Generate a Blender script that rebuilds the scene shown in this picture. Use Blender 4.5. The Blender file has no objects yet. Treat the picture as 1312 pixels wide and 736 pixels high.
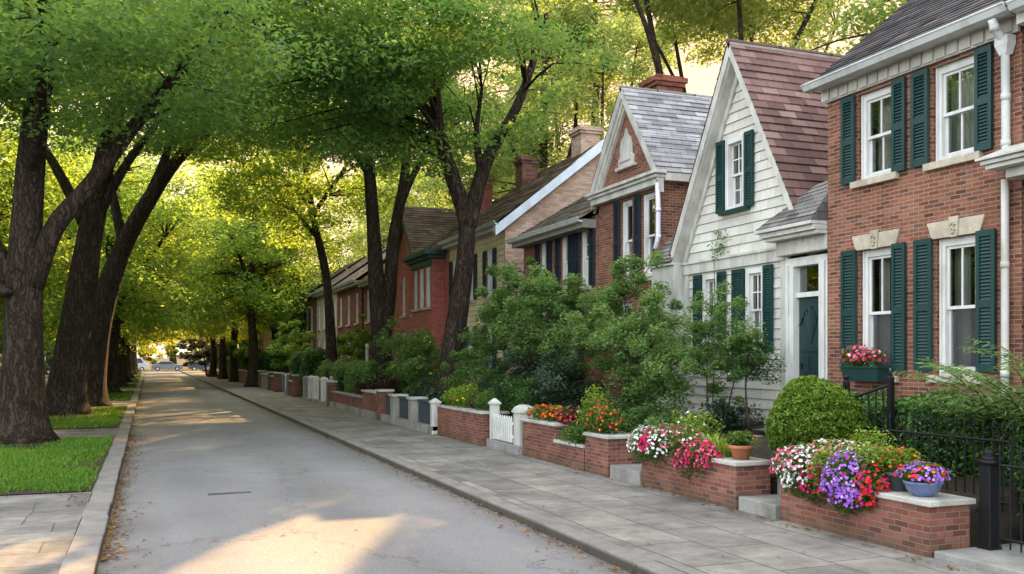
import bpy, math, random
import numpy as np
from mathutils import Vector

random.seed(7)
RNG = np.random.default_rng(11)
R = math.radians
SC = bpy.context.scene
COL = SC.collection

# ------------------------------------------------------------------ sun
SUN_AZ, SUN_EL = 35.0, 26.4            # azimuth from the street axis (+Y) towards +X
S = np.array([math.sin(R(SUN_AZ)) * math.cos(R(SUN_EL)), math.cos(R(SUN_AZ)) * math.cos(R(SUN_EL)), math.sin(R(SUN_EL))])

# ------------------------------------------------------------------ node helpers
def nd(nt, t, i=None, **a):
    n = nt.nodes.new('ShaderNode' + t)
    for k, v in a.items():
        setattr(n, k, v)
    for k, v in (i or {}).items():
        s = n.inputs[k]
        if isinstance(v, bpy.types.NodeSocket):
            nt.links.new(v, s)
        else:
            if isinstance(v, (tuple, list)) and len(v) == 3 and s.type == 'RGBA':
                v = (*v, 1)
            s.default_value = v
    return n

def new_mat(name):
    m = bpy.data.materials.new(name)
    m.use_nodes = True
    nt = m.node_tree
    nt.nodes.clear()
    return m, nt

def out(nt, sh, disp=None):
    o = nd(nt, 'OutputMaterial')
    nt.links.new(sh, o.inputs['Surface'])

def mixc(nt, f, a, b, blend='MIX'):
    n = nd(nt, 'Mix', data_type='RGBA', blend_type=blend)
    for idx, v in ((0, f), (6, a), (7, b)):
        s = n.inputs[idx]
        if isinstance(v, bpy.types.NodeSocket):
            nt.links.new(v, s)
        else:
            s.default_value = (*v, 1) if isinstance(v, tuple) and len(v) == 3 else v
    return n.outputs[2]

def ramp(nt, fac, stops, interp='LINEAR'):
    n = nd(nt, 'ValToRGB', {'Fac': fac})
    cr = n.color_ramp
    cr.interpolation = interp
    while len(cr.elements) < len(stops):
        cr.elements.new(0.5)
    for e, (p, c) in zip(cr.elements, stops):
        e.position = p
        e.color = (*c, 1) if len(c) == 3 else c
    return n.outputs['Color']

def noise(nt, vec, scale, detail=4, rough=.55, out_='Fac'):
    i = {'Scale': scale, 'Detail': detail, 'Roughness': rough}
    if vec is not None:
        i['Vector'] = vec
    return nd(nt, 'TexNoise', i).outputs[out_]

def maths(nt, op, a, b=0.0, c=None):
    n = nd(nt, 'Math', operation=op)
    for k, v in enumerate((a, b) if c is None else (a, b, c)):
        if isinstance(v, bpy.types.NodeSocket):
            nt.links.new(v, n.inputs[k])
        else:
            n.inputs[k].default_value = v
    return n.outputs[0]

def pos(nt):
    return nd(nt, 'NewGeometry').outputs['Position']

def mapped(nt, vec, scale):
    return nd(nt, 'Mapping', {'Vector': vec, 'Scale': scale}).outputs[0]

def wall_uv(nt):
    """(along the wall, height) in metres, whichever way an upright wall faces."""
    g = nd(nt, 'NewGeometry')
    p = nd(nt, 'SeparateXYZ', {'Vector': g.outputs['Position']})
    n = nd(nt, 'SeparateXYZ', {'Vector': g.outputs['True Normal']})
    f = maths(nt, 'GREATER_THAN', maths(nt, 'ABSOLUTE', n.outputs[0]), .6)
    u = nd(nt, 'Mix', {0: f, 2: p.outputs[0], 3: p.outputs[1]}, data_type='FLOAT').outputs[0]
    return nd(nt, 'CombineXYZ', {'X': u, 'Y': p.outputs[2]}).outputs[0]

def principled(nt, col, rough=.7, bump=None, bs=.3, bd=.02, spec=.3, metal=0.0):
    i = {'Base Color': col, 'Roughness': rough, 'Specular IOR Level': spec, 'Metallic': metal}
    b = nd(nt, 'BsdfPrincipled', i)
    if bump is not None:
        bn = nd(nt, 'Bump', {'Height': bump, 'Strength': bs, 'Distance': bd})
        nt.links.new(bn.outputs[0], b.inputs['Normal'])
    return b.outputs[0]

def brick_mat(name, stops, mortar, w=.22, h=.075, ms=.007, uvf=wall_uv, dirt=.35, bd=.012, rough=.85, off=.5, mossy=None):
    m, nt = new_mat(name)
    uv = uvf(nt)
    wob = noise(nt, pos(nt), 3.0, 2, out_='Color')
    uv2 = nd(nt, 'VectorMath', {0: uv, 1: nd(nt, 'VectorMath', {0: wob, 'Scale': .012}, operation='SCALE').outputs[0]}, operation='ADD').outputs[0]
    b = nd(nt, 'TexBrick', {'Vector': uv2, 'Color1': (0, 0, 0), 'Color2': (1, 1, 1), 'Mortar': (.5, .5, .5), 'Scale': 1.0,
                            'Mortar Size': ms, 'Mortar Smooth': .3, 'Bias': 0.0, 'Brick Width': w, 'Row Height': h}, offset=off)
    c = ramp(nt, b.outputs['Color'], stops)
    fine = noise(nt, pos(nt), 60, 4)
    big = noise(nt, pos(nt), 1.3, 4)
    c = mixc(nt, .35, c, ramp(nt, fine, [(.3, (.45, .45, .45)), (.7, (1.25, 1.25, 1.25))]), 'MULTIPLY')
    mo = mixc(nt, fine, mortar, tuple(x * .6 for x in mortar))
    c = mixc(nt, b.outputs['Fac'], c, mo)
    c = mixc(nt, dirt, c, ramp(nt, big, [(.3, (.4, .38, .36)), (.65, (1.1, 1.1, 1.1))]), 'MULTIPLY')
    if mossy:
        z = nd(nt, 'SeparateXYZ', {'Vector': pos(nt)}).outputs[2]
        low = maths(nt, 'MULTIPLY', nd(nt, 'MapRange', {0: z, 1: .22, 2: .0}).outputs[0], noise(nt, pos(nt), 5, 5))
        c = mixc(nt, low, c, mossy)
    hgt = maths(nt, 'SUBTRACT', maths(nt, 'MULTIPLY', fine, .35), b.outputs['Fac'])
    out(nt, principled(nt, c, rough, hgt, .8, bd, .2))
    return m

def paint_mat(name, col, rough=.5, dirt=.25, grime=(.3, .27, .22), scale=4, spec=.4):
    m, nt = new_mat(name)
    p = pos(nt)
    st = noise(nt, mapped(nt, p, (scale, scale, scale * .35)), 1.0, 6, .65)
    c = mixc(nt, maths(nt, 'MULTIPLY', ramp(nt, st, [(.42, (0, 0, 0)), (.75, (1, 1, 1))]), dirt), col, tuple(a * b for a, b in zip(col, grime)))
    out(nt, principled(nt, c, rough, noise(nt, p, 40, 4), .12, .01, spec))
    return m

def rough_mat(name, c1, c2, scale=6, rough=.9, bs=.5, bd=.02, c3=None, fine=70):
    m, nt = new_mat(name)
    p = pos(nt)
    n1 = noise(nt, p, scale, 6, .65)
    n2 = noise(nt, p, fine, 3, .6)
    c = mixc(nt, ramp(nt, n1, [(.35, (0, 0, 0)), (.65, (1, 1, 1))]), c1, c2)
    if c3:
        c = mixc(nt, ramp(nt, noise(nt, p, scale * .3, 4), [(.52, (0, 0, 0)), (.7, (1, 1, 1))]), c, c3)
    c = mixc(nt, .6, c, ramp(nt, n2, [(.25, (.5, .5, .5)), (.75, (1.4, 1.4, 1.4))]), 'MULTIPLY')
    out(nt, principled(nt, c, rough, maths(nt, 'ADD', n1, maths(nt, 'MULTIPLY', n2, .4)), bs, bd, .2))
    return m

def leaf_mat(name, stops, trans, tf=.42, rough=.5, spec=.25):
    """tone attribute per leaf picks the colour; thin leaves let light through."""
    m, nt = new_mat(name)
    t = nd(nt, 'Attribute', attribute_name='tone').outputs['Fac']
    c = ramp(nt, t, stops)
    b = principled(nt, c, rough, spec=spec)
    tc = mixc(nt, .75, c, trans)
    tr = nd(nt, 'BsdfTranslucent', {'Color': tc}).outputs[0]
    mx = nd(nt, 'MixShader', {0: tf})
    nt.links.new(b, mx.inputs[1])
    nt.links.new(tr, mx.inputs[2])
    out(nt, mx.outputs[0])
    return m

def petal_mat(name, c1, c2):
    return leaf_mat(name, [(0, c1), (1, c2)], tuple(.9 * x for x in c2), .3, .6, .1)

M = {}
RED = [(0, (.1, .038, .026)), (.25, (.19, .066, .037)), (.6, (.24, .086, .047)), (.85, (.295, .118, .067)), (1, (.16, .07, .05))]
M['brick'] = brick_mat('red_brick', RED, (.36, .29, .23), w=.175, h=.056, ms=.0068, dirt=.5)
M['brick2'] = brick_mat('dark_red_brick', [(0, (.09, .026, .018)), (.5, (.2, .055, .032)), (1, (.28, .09, .055))], (.2, .15, .12))
M['planter'] = brick_mat('planter_brick', [(0, (.11, .04, .032)), (.2, (.18, .06, .042)), (.6, (.225, .076, .05)), (.9, (.28, .11, .075)), (1, (.13, .06, .05))],
                         (.25, .215, .18), w=.18, h=.06, ms=.0065, dirt=.55, mossy=(.05, .055, .03))
M['pink_brick'] = brick_mat('pale_pink_brick', [(0, (.42, .27, .2)), (.5, (.54, .36, .27)), (1, (.62, .46, .36))], (.45, .38, .3))
M['red_wall'] = brick_mat('painted_red_brick', [(0, (.4, .12, .1)), (1, (.52, .18, .145))], (.24, .07, .06))
M['cream_brick'] = brick_mat('cream_brick', [(0, (.4, .34, .24)), (1, (.55, .48, .36))], (.4, .36, .3))
M['brown_brick'] = brick_mat('brown_brick', [(0, (.1, .04, .03)), (.5, (.19, .08, .055)), (1, (.25, .12, .09))], (.2, .16, .13))
M['clap'] = brick_mat('white_shingle_siding', [(0, (.54, .525, .465)), (1, (.655, .64, .57))], (.33, .33, .3), w=.42, h=.17, ms=.003, dirt=.3, bd=.004, rough=.6)
M['yellow_clap'] = brick_mat('yellow_siding', [(0, (.6, .52, .32)), (1, (.68, .59, .38))], (.36, .31, .2), w=2.4, h=.17, ms=.004, dirt=.3, bd=.004, rough=.7)

def roof_mat(name, stops, w, h, grime=.4):
    return brick_mat(name, stops, (.03, .027, .027), w=w, h=h, ms=.004, uvf=lambda nt: nd(nt, 'UVMap').outputs[0], dirt=grime, bd=.008, rough=.8)
M['roof_rose'] = roof_mat('rose_brown_shingle', [(0, (.115, .066, .06)), (.35, (.155, .088, .078)), (.75, (.195, .112, .1)), (.93, (.235, .142, .122)), (1, (.3, .195, .165))], .34, .17)
M['roof_slate'] = roof_mat('grey_violet_slate', [(0, (.16, .157, .162)), (.4, (.225, .22, .226)), (.8, (.28, .274, .28)), (1, (.35, .342, .34))], .36, .16, .25)
M['roof_dark'] = roof_mat('dark_slate', [(0, (.04, .038, .042)), (.5, (.07, .066, .07)), (1, (.115, .108, .112))], .26, .12)
M['roof_porch'] = roof_mat('porch_slate', [(0, (.1, .095, .09)), (.5, (.17, .16, .155)), (1, (.24, .225, .21))], .26, .12)
M['roof_brown'] = roof_mat('brown_shingle', [(0, (.1, .07, .055)), (.5, (.16, .115, .085)), (1, (.23, .165, .12))], .3, .15)
M['roof_grey'] = roof_mat('grey_brown_shingle', [(0, (.12, .1, .085)), (.5, (.18, .155, .13)), (1, (.25, .22, .19))], .3, .15)
M['white'] = paint_mat('white_paint', (.52, .51, .465), dirt=.65)
M['white_new'] = paint_mat('clean_white_paint', (.62, .62, .59), dirt=.45)
M['lilac'] = paint_mat('pale_lilac_paint', (.62, .6, .7), dirt=.3)
M['blue_white'] = paint_mat('blue_white_paint', (.6, .67, .76), dirt=.35)
M['shutter'] = paint_mat('green_shutter_paint', (.006, .036, .033), .5, .5, (.5, .5, .5))
M['black_shutter'] = paint_mat('blue_black_shutter_paint', (.012, .02, .032), .5, .3)
M['door'] = paint_mat('dark_teal_door_paint', (.013, .034, .036), .45, .3)
M['green_trim'] = paint_mat('dark_green_trim', (.02, .07, .055), .5, .3)
M['gutter'] = paint_mat('grey_gutter_paint', (.5, .52, .5), .5, .6, (.4, .36, .3))
M['iron'] = paint_mat('black_iron', (.006, .006, .007), .55, .3, (2, 1.6, 1.3), spec=.22)
M['stone'] = rough_mat('carved_limestone', (.5, .44, .34), (.36, .31, .24), 5, c3=(.28, .25, .2))
M['cap'] = rough_mat('pale_coping_stone', (.46, .44, .4), (.33, .31, .28), 4, c3=(.2, .2, .16))
M['kerb_plain'] = rough_mat('kerb_granite', (.25, .235, .22), (.175, .165, .15), 2.5, c3=(.15, .14, .12))
def kerb_mat():
    m, nt = new_mat('weathered_kerb_stone')
    p = pos(nt)
    n1, n2 = noise(nt, p, 2.5, 6, .65), noise(nt, p, 80, 3)
    c = mixc(nt, ramp(nt, n1, [(.35, (0, 0, 0)), (.65, (1, 1, 1))]), (.215, .2, .182), (.145, .135, .12))
    c = mixc(nt, .6, c, ramp(nt, n2, [(.25, (.5, .5, .5)), (.75, (1.4, 1.4, 1.4))]), 'MULTIPLY')
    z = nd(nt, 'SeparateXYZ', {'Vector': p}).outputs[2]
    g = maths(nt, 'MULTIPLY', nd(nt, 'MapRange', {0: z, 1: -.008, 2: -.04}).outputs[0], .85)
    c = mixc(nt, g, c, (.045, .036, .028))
    out(nt, principled(nt, c, .9, maths(nt, 'ADD', n1, maths(nt, 'MULTIPLY', n2, .4)), .5, .012, .2))
    return m
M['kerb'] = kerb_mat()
M['step'] = rough_mat('step_stone', (.28, .27, .25), (.18, .175, .16), 3, c3=(.1, .105, .07))
M['soil'] = rough_mat('garden_soil', (.055, .042, .03), (.03, .024, .018), 5, bs=1, bd=.05)
M['terracotta'] = rough_mat('terracotta', (.42, .16, .075), (.33, .12, .06), 6, .8, .2)
M['bowl'] = rough_mat('blue_grey_glaze', (.1, .14, .27), (.16, .2, .33), 12, .4, .3)
M['pot'] = rough_mat('dark_grey_pot', (.06, .07, .085), (.09, .1, .11), 8, .6, .3)
M['plaster'] = rough_mat('grey_render', (.27, .25, .22), (.2, .185, .16), 3)
M['tar'] = rough_mat('dark_tar', (.05, .047, .044), (.08, .074, .07), 8)
M['curtain'] = paint_mat('pale_curtain', (.6, .58, .52), .9, .2)
M['tan'] = rough_mat('tan_render', (.45, .36, .24), (.38, .3, .2), 2)
M['bin_blue'] = paint_mat('blue_plastic', (.03, .1, .22), .4, .2)
M['dark_panel'] = paint_mat('charcoal_panel', (.035, .045, .055), .6, .4, (1.8, 1.7, 1.6))

def bark_mat(name, c1, c2):
    m, nt = new_mat(name)
    p = nd(nt, 'TexCoord').outputs['Object']
    wob = noise(nt, p, 2.2, 3, out_='Color')
    q = nd(nt, 'VectorMath', {0: p, 1: nd(nt, 'VectorMath', {0: wob, 'Scale': .35}, operation='SCALE').outputs[0]}, operation='ADD').outputs[0]
    r1 = noise(nt, mapped(nt, q, (11, 11, 1.0)), 1.0, 5, .6)
    r2 = noise(nt, mapped(nt, q, (24, 24, 3.2)), 1.0, 5, .65)
    n1 = noise(nt, mapped(nt, p, (40, 40, 12)), 1.0, 5, .7)
    n2 = noise(nt, p, 1.1, 4)
    rid = lambda r, k: maths(nt, 'MINIMUM', maths(nt, 'MULTIPLY', maths(nt, 'ABSOLUTE', maths(nt, 'SUBTRACT', r, .5)), k), 1.0)
    hgt = maths(nt, 'ADD', maths(nt, 'MULTIPLY', rid(r1, 9.0), .5), maths(nt, 'ADD', maths(nt, 'MULTIPLY', rid(r2, 6.0), .35), maths(nt, 'MULTIPLY', n1, .3)))
    c = mixc(nt, ramp(nt, hgt, [(.3, (0, 0, 0)), (.95, (1, 1, 1))]), c1, c2)
    c = mixc(nt, .5, c, ramp(nt, n2, [(.3, (.55, .55, .5)), (.7, (1.2, 1.15, 1.1))]), 'MULTIPLY')
    out(nt, principled(nt, c, .95, hgt, 1.0, .05, .1))
    return m
M['bark'] = bark_mat('ridged_bark', (.028, .02, .015), (.108, .083, .065))
M['inner'] = rough_mat('painted_shade_core', (.02, .03, .01), (.012, .018, .008), 20)  # near-black fill: the shade inside dense foliage, painted as a colour
M['stem'] = rough_mat('thin_stem', (.06, .045, .032), (.035, .027, .02), 9)

def glass_mat():
    m, nt = new_mat('window_glass')
    fr = nd(nt, 'Fresnel', {'IOR': 1.5}).outputs[0]
    bp = nd(nt, 'Bump', {'Height': noise(nt, pos(nt), 2.5, 1), 'Strength': .08, 'Distance': .02}).outputs[0]
    g = nd(nt, 'BsdfGlossy', {'Color': (.95, .97, 1), 'Roughness': .015, 'Normal': bp}).outputs[0]
    t = nd(nt, 'BsdfTransparent', {'Color': (.7, .74, .73)}).outputs[0]
    mx = nd(nt, 'MixShader', {0: maths(nt, 'ADD', maths(nt, 'MULTIPLY', fr, 1.5), .12)})
    nt.links.new(t, mx.inputs[1]); nt.links.new(g, mx.inputs[2])
    out(nt, mx.outputs[0])
    return m
M['glass'] = glass_mat()

def asphalt_mat():
    m, nt = new_mat('asphalt')
    p = pos(nt)
    fine = noise(nt, p, 140, 3, .7)
    grit = nd(nt, 'TexVoronoi', {'Vector': p, 'Scale': 85.0}).outputs['Color']
    patch = noise(nt, mapped(nt, p, (.55, .12, 1)), 1.0, 5, .6)
    big = noise(nt, p, .35, 4, .6)
    c = mixc(nt, ramp(nt, patch, [(.3, (0, 0, 0)), (.7, (1, 1, 1))]), (.145, .142, .144), (.2, .194, .193))
    c = mixc(nt, .5, c, ramp(nt, big, [(.3, (.7, .7, .7)), (.7, (1.2, 1.2, 1.2))]), 'MULTIPLY')
    c = mixc(nt, .55, c, ramp(nt, fine, [(.25, (.45, .45, .45)), (.75, (1.5, 1.48, 1.45))]), 'MULTIPLY')
    c = mixc(nt, .3, c, grit, 'OVERLAY')
    xx = nd(nt, 'SeparateXYZ', {'Vector': p})
    wr = maths(nt, 'ADD', maths(nt, 'SINE', maths(nt, 'MULTIPLY', xx.outputs[0], 3.4)), maths(nt, 'MULTIPLY', noise(nt, p, .8, 3), 1.2))
    c = mixc(nt, .35, c, ramp(nt, maths(nt, 'MULTIPLY', wr, .5), [(.0, (1.12, 1.12, 1.12)), (.8, (.78, .78, .78))]), 'MULTIPLY')
    oil = ramp(nt, noise(nt, mapped(nt, p, (1.3, .5, 1)), 1.0, 3, .5), [(.68, (0, 0, 0)), (.78, (1, 1, 1))])
    c = mixc(nt, maths(nt, 'MULTIPLY', oil, .3), c, (.07, .068, .068))
    # stained gutters at both sides, thin wandering cracks
    x = nd(nt, 'SeparateXYZ', {'Vector': p}).outputs[0]
    edge = maths(nt, 'ADD', nd(nt, 'MapRange', {0: x, 1: .25, 2: -.45}).outputs[0], nd(nt, 'MapRange', {0: x, 1: 3.75, 2: 4.2}).outputs[0])
    edge = maths(nt, 'MULTIPLY', edge, ramp(nt, noise(nt, p, 1.8, 6, .7), [(.35, (0, 0, 0)), (.65, (1, 1, 1))]))
    c = mixc(nt, maths(nt, 'MULTIPLY', edge, .75), c, (.07, .05, .035))
    wv = noise(nt, p, 1.1, 5, .7, 'Color')
    cp = nd(nt, 'VectorMath', {0: p, 1: nd(nt, 'VectorMath', {0: wv, 'Scale': 1.6}, operation='SCALE').outputs[0]}, operation='ADD').outputs[0]
    crk = nd(nt, 'TexVoronoi', {'Vector': mapped(nt, cp, (.3, .16, .3)), 'Scale': 1.0}, feature='DISTANCE_TO_EDGE').outputs[0]
    c = mixc(nt, ramp(nt, crk, [(0, (.55, .55, .55)), (.008, (0, 0, 0))]), c, (.05, .045, .045))
    out(nt, principled(nt, c, .82, fine, .5, .008, .3))
    return m
M['asphalt'] = asphalt_mat()

def paving_mat(name, w, h, turn, tones, moss):
    m, nt = new_mat(name)
    p = pos(nt)
    s = nd(nt, 'SeparateXYZ', {'Vector': p})
    uv = nd(nt, 'CombineXYZ', {'X': s.outputs[1 if turn else 0], 'Y': s.outputs[0 if turn else 1]}).outputs[0]
    wob = noise(nt, p, .9, 3, out_='Color')
    uv = nd(nt, 'VectorMath', {0: uv, 1: nd(nt, 'VectorMath', {0: wob, 'Scale': .09}, operation='SCALE').outputs[0]}, operation='ADD').outputs[0]
    b = nd(nt, 'TexBrick', {'Vector': uv, 'Color1': (0, 0, 0), 'Color2': (1, 1, 1), 'Mortar': (.5, .5, .5), 'Scale': 1.0,
                            'Mortar Size': .009, 'Mortar Smooth': .2, 'Brick Width': w, 'Row Height': h}, offset=.37, squash=1.35, squash_frequency=3)
    c = ramp(nt, b.outputs['Color'], tones)
    fine = noise(nt, p, 90, 4, .65)
    big = noise(nt, p, 1.1, 6, .65)
    c = mixc(nt, .5, c, ramp(nt, fine, [(.25, (.6, .6, .6)), (.75, (1.3, 1.3, 1.3))]), 'MULTIPLY')
    c = mixc(nt, .9, c, ramp(nt, big, [(.3, (.5, .48, .45)), (.68, (1.25, 1.24, 1.22))]), 'MULTIPLY')
    c = mixc(nt, .6, c, ramp(nt, noise(nt, p, 5.5, 5, .7), [(.32, (.6, .58, .55)), (.6, (1.1, 1.1, 1.1))]), 'MULTIPLY')
    jc = mixc(nt, ramp(nt, noise(nt, p, 1.3, 4), [(.45, (0, 0, 0)), (.6, (1, 1, 1))]), (.075, .068, .06), moss)
    c = mixc(nt, b.outputs['Fac'], c, jc)
    out(nt, principled(nt, c, .85, maths(nt, 'SUBTRACT', maths(nt, 'MULTIPLY', fine, .3), b.outputs['Fac']), .6, .012, .25))
    return m
M['paving'] = paving_mat('flagstone_paving', 1.05, .66, True, [(0, (.155, .146, .136)), (.35, (.19, .18, .168)), (.75, (.21, .2, .188)), (1, (.25, .23, .205))], (.05, .06, .03))
M['paving_left'] = paving_mat('left_paving', .95, .6, False, [(0, (.145, .137, .13)), (.5, (.175, .166, .157)), (1, (.2, .188, .172))], (.06, .065, .035))

# leaves
G = lambda *a: [(i / (len(a) - 1), c) for i, c in enumerate(a)]
M['leaf_tree'] = leaf_mat('street_tree_leaf', G((.024, .066, .03), (.055, .132, .045), (.1, .2, .056), (.19, .29, .065)), (.29, .46, .07), .53)
M['leaf_gold'] = leaf_mat('golden_tree_leaf', G((.038, .085, .022), (.076, .148, .034), (.145, .22, .044), (.27, .3, .05)), (.5, .68, .08), .56)
M['leaf_far'] = leaf_mat('far_glow_leaf', G((.09, .12, .02), (.16, .2, .03), (.28, .29, .035), (.45, .4, .045)), (.78, .8, .07), .58)  # far crowns: golden haze glow painted into a brighter leaf colour
M['leaf_back'] = leaf_mat('tall_tree_leaf', G((.05, .085, .028), (.09, .14, .04), (.15, .2, .055), (.26, .27, .075)), (.47, .6, .13), .52)
M['leaf_shrub'] = leaf_mat('shrub_leaf', G((.05, .105, .036), (.095, .18, .055), (.15, .25, .075), (.22, .33, .1)), (.26, .4, .08), .42)
M['leaf_blue'] = leaf_mat('dull_dark_leaf', G((.018, .042, .024), (.036, .072, .04), (.065, .105, .062), (.11, .145, .09)), (.06, .1, .04), .25)
M['leaf_hedge'] = leaf_mat('hedge_leaf', G((.018, .05, .014), (.04, .105, .025), (.075, .165, .036), (.13, .23, .055)), (.1, .18, .02), .25)
M['leaf_box'] = leaf_mat('boxwood_leaf', G((.03, .06, .006), (.07, .13, .012), (.12, .2, .02), (.18, .27, .03)), (.2, .3, .03), .25)
M['leaf_lime'] = leaf_mat('lime_leaf', G((.05, .1, .012), (.11, .2, .02), (.19, .29, .03), (.28, .36, .05)), (.3, .4, .04), .35)
M['leaf_grass'] = leaf_mat('grass_blade', G((.04, .1, .008), (.08, .18, .013), (.12, .24, .018), (.18, .25, .035)), (.14, .24, .02), .3)
M['leaf_fallen'] = leaf_mat('fallen_leaf', G((.07, .035, .012), (.16, .075, .02), (.27, .13, .03), (.34, .2, .05)), (.3, .15, .03), .2)
M['leaf_pot'] = leaf_mat('bedding_leaf', G((.025, .06, .01), (.05, .11, .017), (.09, .17, .025), (.15, .24, .04)), (.15, .25, .03), .3)
M['leaf_purple'] = leaf_mat('wine_leaf', G((.03, .012, .015), (.07, .025, .03), (.1, .05, .04)), (.15, .05, .04), .3)
M['leaf_grey'] = leaf_mat('grey_tree_leaf', G((.045, .05, .03), (.075, .08, .05), (.11, .11, .07), (.16, .15, .1)), (.2, .18, .08), .3)
M['p_white'] = petal_mat('white_petal', (.7, .7, .68), (.85, .84, .82))
M['p_pink'] = petal_mat('pink_petal', (.7, .06, .16), (.8, .2, .34))
M['p_magenta'] = petal_mat('magenta_petal', (.5, .012, .09), (.72, .02, .17))
M['p_red'] = petal_mat('red_petal', (.55, .015, .02), (.75, .04, .045))
M['p_purple'] = petal_mat('purple_petal', (.26, .07, .5), (.45, .2, .72))
M['p_lilac'] = petal_mat('lilac_petal', (.5, .3, .65), (.7, .5, .8))
M['p_orange'] = petal_mat('orange_petal', (.75, .1, .012), (.85, .24, .02))
M['p_yellow'] = petal_mat('yellow_petal', (.7, .45, .02), (.8, .6, .05))

# ------------------------------------------------------------------ object helpers
def wloc(o):
    v = Vector((0, 0, 0))
    while o is not None:
        v = v + o.location
        o = o.parent
    return v

def tag(o, label=None, cat=None, group=None, kind=None):
    if label: o['label'] = label
    if cat: o['category'] = cat
    if group: o['group'] = group
    if kind: o['kind'] = kind
    return o

def thing(name, label, cat, loc=(0, 0, 0), group=None):
    o = bpy.data.objects.new(name, None)
    o.empty_display_size = .2
    o.location = loc
    COL.objects.link(o)
    return tag(o, label, cat, group)

def finish(name, me, mat, parent, smooth, origin):
    if mat is not None:
        for mm in (mat if isinstance(mat, (list, tuple)) else [mat]):
            me.materials.append(mm)
    if smooth:
        me.shade_smooth()
    o = bpy.data.objects.new(name, me)
    COL.objects.link(o)
    if parent is not None:
        o.parent = parent
    else:
        o.location = origin
    return o

class MB:
    def __init__(s):
        s.v, s.f, s.uv = [], [], {}
    def face(s, pts, uv=None):
        b = len(s.v)
        s.v.extend(tuple(p) for p in pts)
        if uv is not None:
            s.uv[len(s.f)] = uv
        s.f.append(tuple(range(b, b + len(pts))))
        return s
    def box(s, x0, x1, y0, y1, z0, z1):
        return s.hexa([(x0, y0, z0), (x1, y0, z0), (x1, y1, z0), (x0, y1, z0), (x0, y0, z1), (x1, y0, z1), (x1, y1, z1), (x0, y1, z1)])
    def hexa(s, p):
        b = len(s.v)
        s.v.extend(tuple(q) for q in p)
        for f in ((3, 2, 1, 0), (4, 5, 6, 7), (0, 1, 5, 4), (1, 2, 6, 5), (2, 3, 7, 6), (3, 0, 4, 7)):
            s.f.append(tuple(b + k for k in f))
        return s
    def prism(s, pts, d):
        """flat polygon pts pushed along d"""
        d = Vector(d)
        n = len(pts)
        b = len(s.v)
        s.v.extend(tuple(p) for p in pts)
        s.v.extend(tuple(Vector(p) + d) for p in pts)
        s.f.append(tuple(range(b + n - 1, b - 1, -1)))
        s.f.append(tuple(range(b + n, b + 2 * n)))
        for i in range(n):
            j = (i + 1) % n
            s.f.append((b + i, b + j, b + n + j, b + n + i))
        return s
    def tube(s, pts, rad, n=10, rough=0.0, cap=True, seed=0):
        pts = [Vector(p) for p in pts]
        rad = [rad] * len(pts) if isinstance(rad, (int, float)) else rad
        b = len(s.v)
        t0 = (pts[1] - pts[0]).normalized()
        up = Vector((0, 0, 1)) if abs(t0.z) < .9 else Vector((1, 0, 0))
        a = t0.cross(up).normalized()
        for i, p in enumerate(pts):
            t = ((pts[min(i + 1, len(pts) - 1)] - pts[max(i - 1, 0)])).normalized()
            a = (a - t * a.dot(t)).normalized()
            c = t.cross(a)
            for k in range(n):
                an = 2 * math.pi * k / n
                r = rad[i]
                if rough:
                    r *= 1 + rough * (.5 * math.sin(3 * an + seed + i * .12) + .35 * math.sin(5 * an + 2 * seed - i * .21) + .3 * math.sin(2 * an + i * .45 + seed))
                s.v.append(tuple(p + (a * math.cos(an) + c * math.sin(an)) * r))
        for i in range(len(pts) - 1):
            for k in range(n):
                k2 = (k + 1) % n
                s.f.append((b + i * n + k, b + i * n + k2, b + (i + 1) * n + k2, b + (i + 1) * n + k))
        if cap:
            s.f.append(tuple(b + k for k in range(n))[::-1])
            e = b + (len(pts) - 1) * n
            s.f.append(tuple(e + k for k in range(n)))
        return s
    def lathe(s, cx, cy, prof, n=20):
        b = len(s.v)
        for r, z in prof:
            for k in range(n):
                an = 2 * math.pi * k / n
                s.v.append((cx + r * math.cos(an), cy + r * math.sin(an), z))
        for i in range(len(prof) - 1):
            for k in range(n):
                k2 = (k + 1) % n
                s.f.append((b + i * n + k, b + i * n + k2, b + (i + 1) * n + k2, b + (i + 1) * n + k))
        s.f.append(tuple(b + k for k in range(n))[::-1])
        e = b + (len(prof) - 1) * n
        s.f.append(tuple(e + k for k in range(n)))
        return s
    def build(s, name, mat, parent=None, smooth=False, bevel=0):
        if parent is not None:
            o0 = wloc(parent)
        else:
            xs = np.array(s.v)
            o0 = Vector((float((xs[:, 0].min() + xs[:, 0].max()) / 2), float((xs[:, 1].min() + xs[:, 1].max()) / 2), float(xs[:, 2].min())))
        me = bpy.data.meshes.new(name)
        me.from_pydata([(p[0] - o0.x, p[1] - o0.y, p[2] - o0.z) for p in s.v], [], s.f)
        if s.uv:
            lay = me.uv_layers.new(name='UVMap')
            for fi, uv in s.uv.items():
                for li, c in zip(me.polygons[fi].loop_indices, uv):
                    lay.data[li].uv = c
        o = finish(name, me, mat, parent, smooth, o0)
        if bevel:
            md = o.modifiers.new('bevel', 'BEVEL')
            md.width = bevel; md.segments = 2; md.limit_method = 'ANGLE'
        return o

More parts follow.
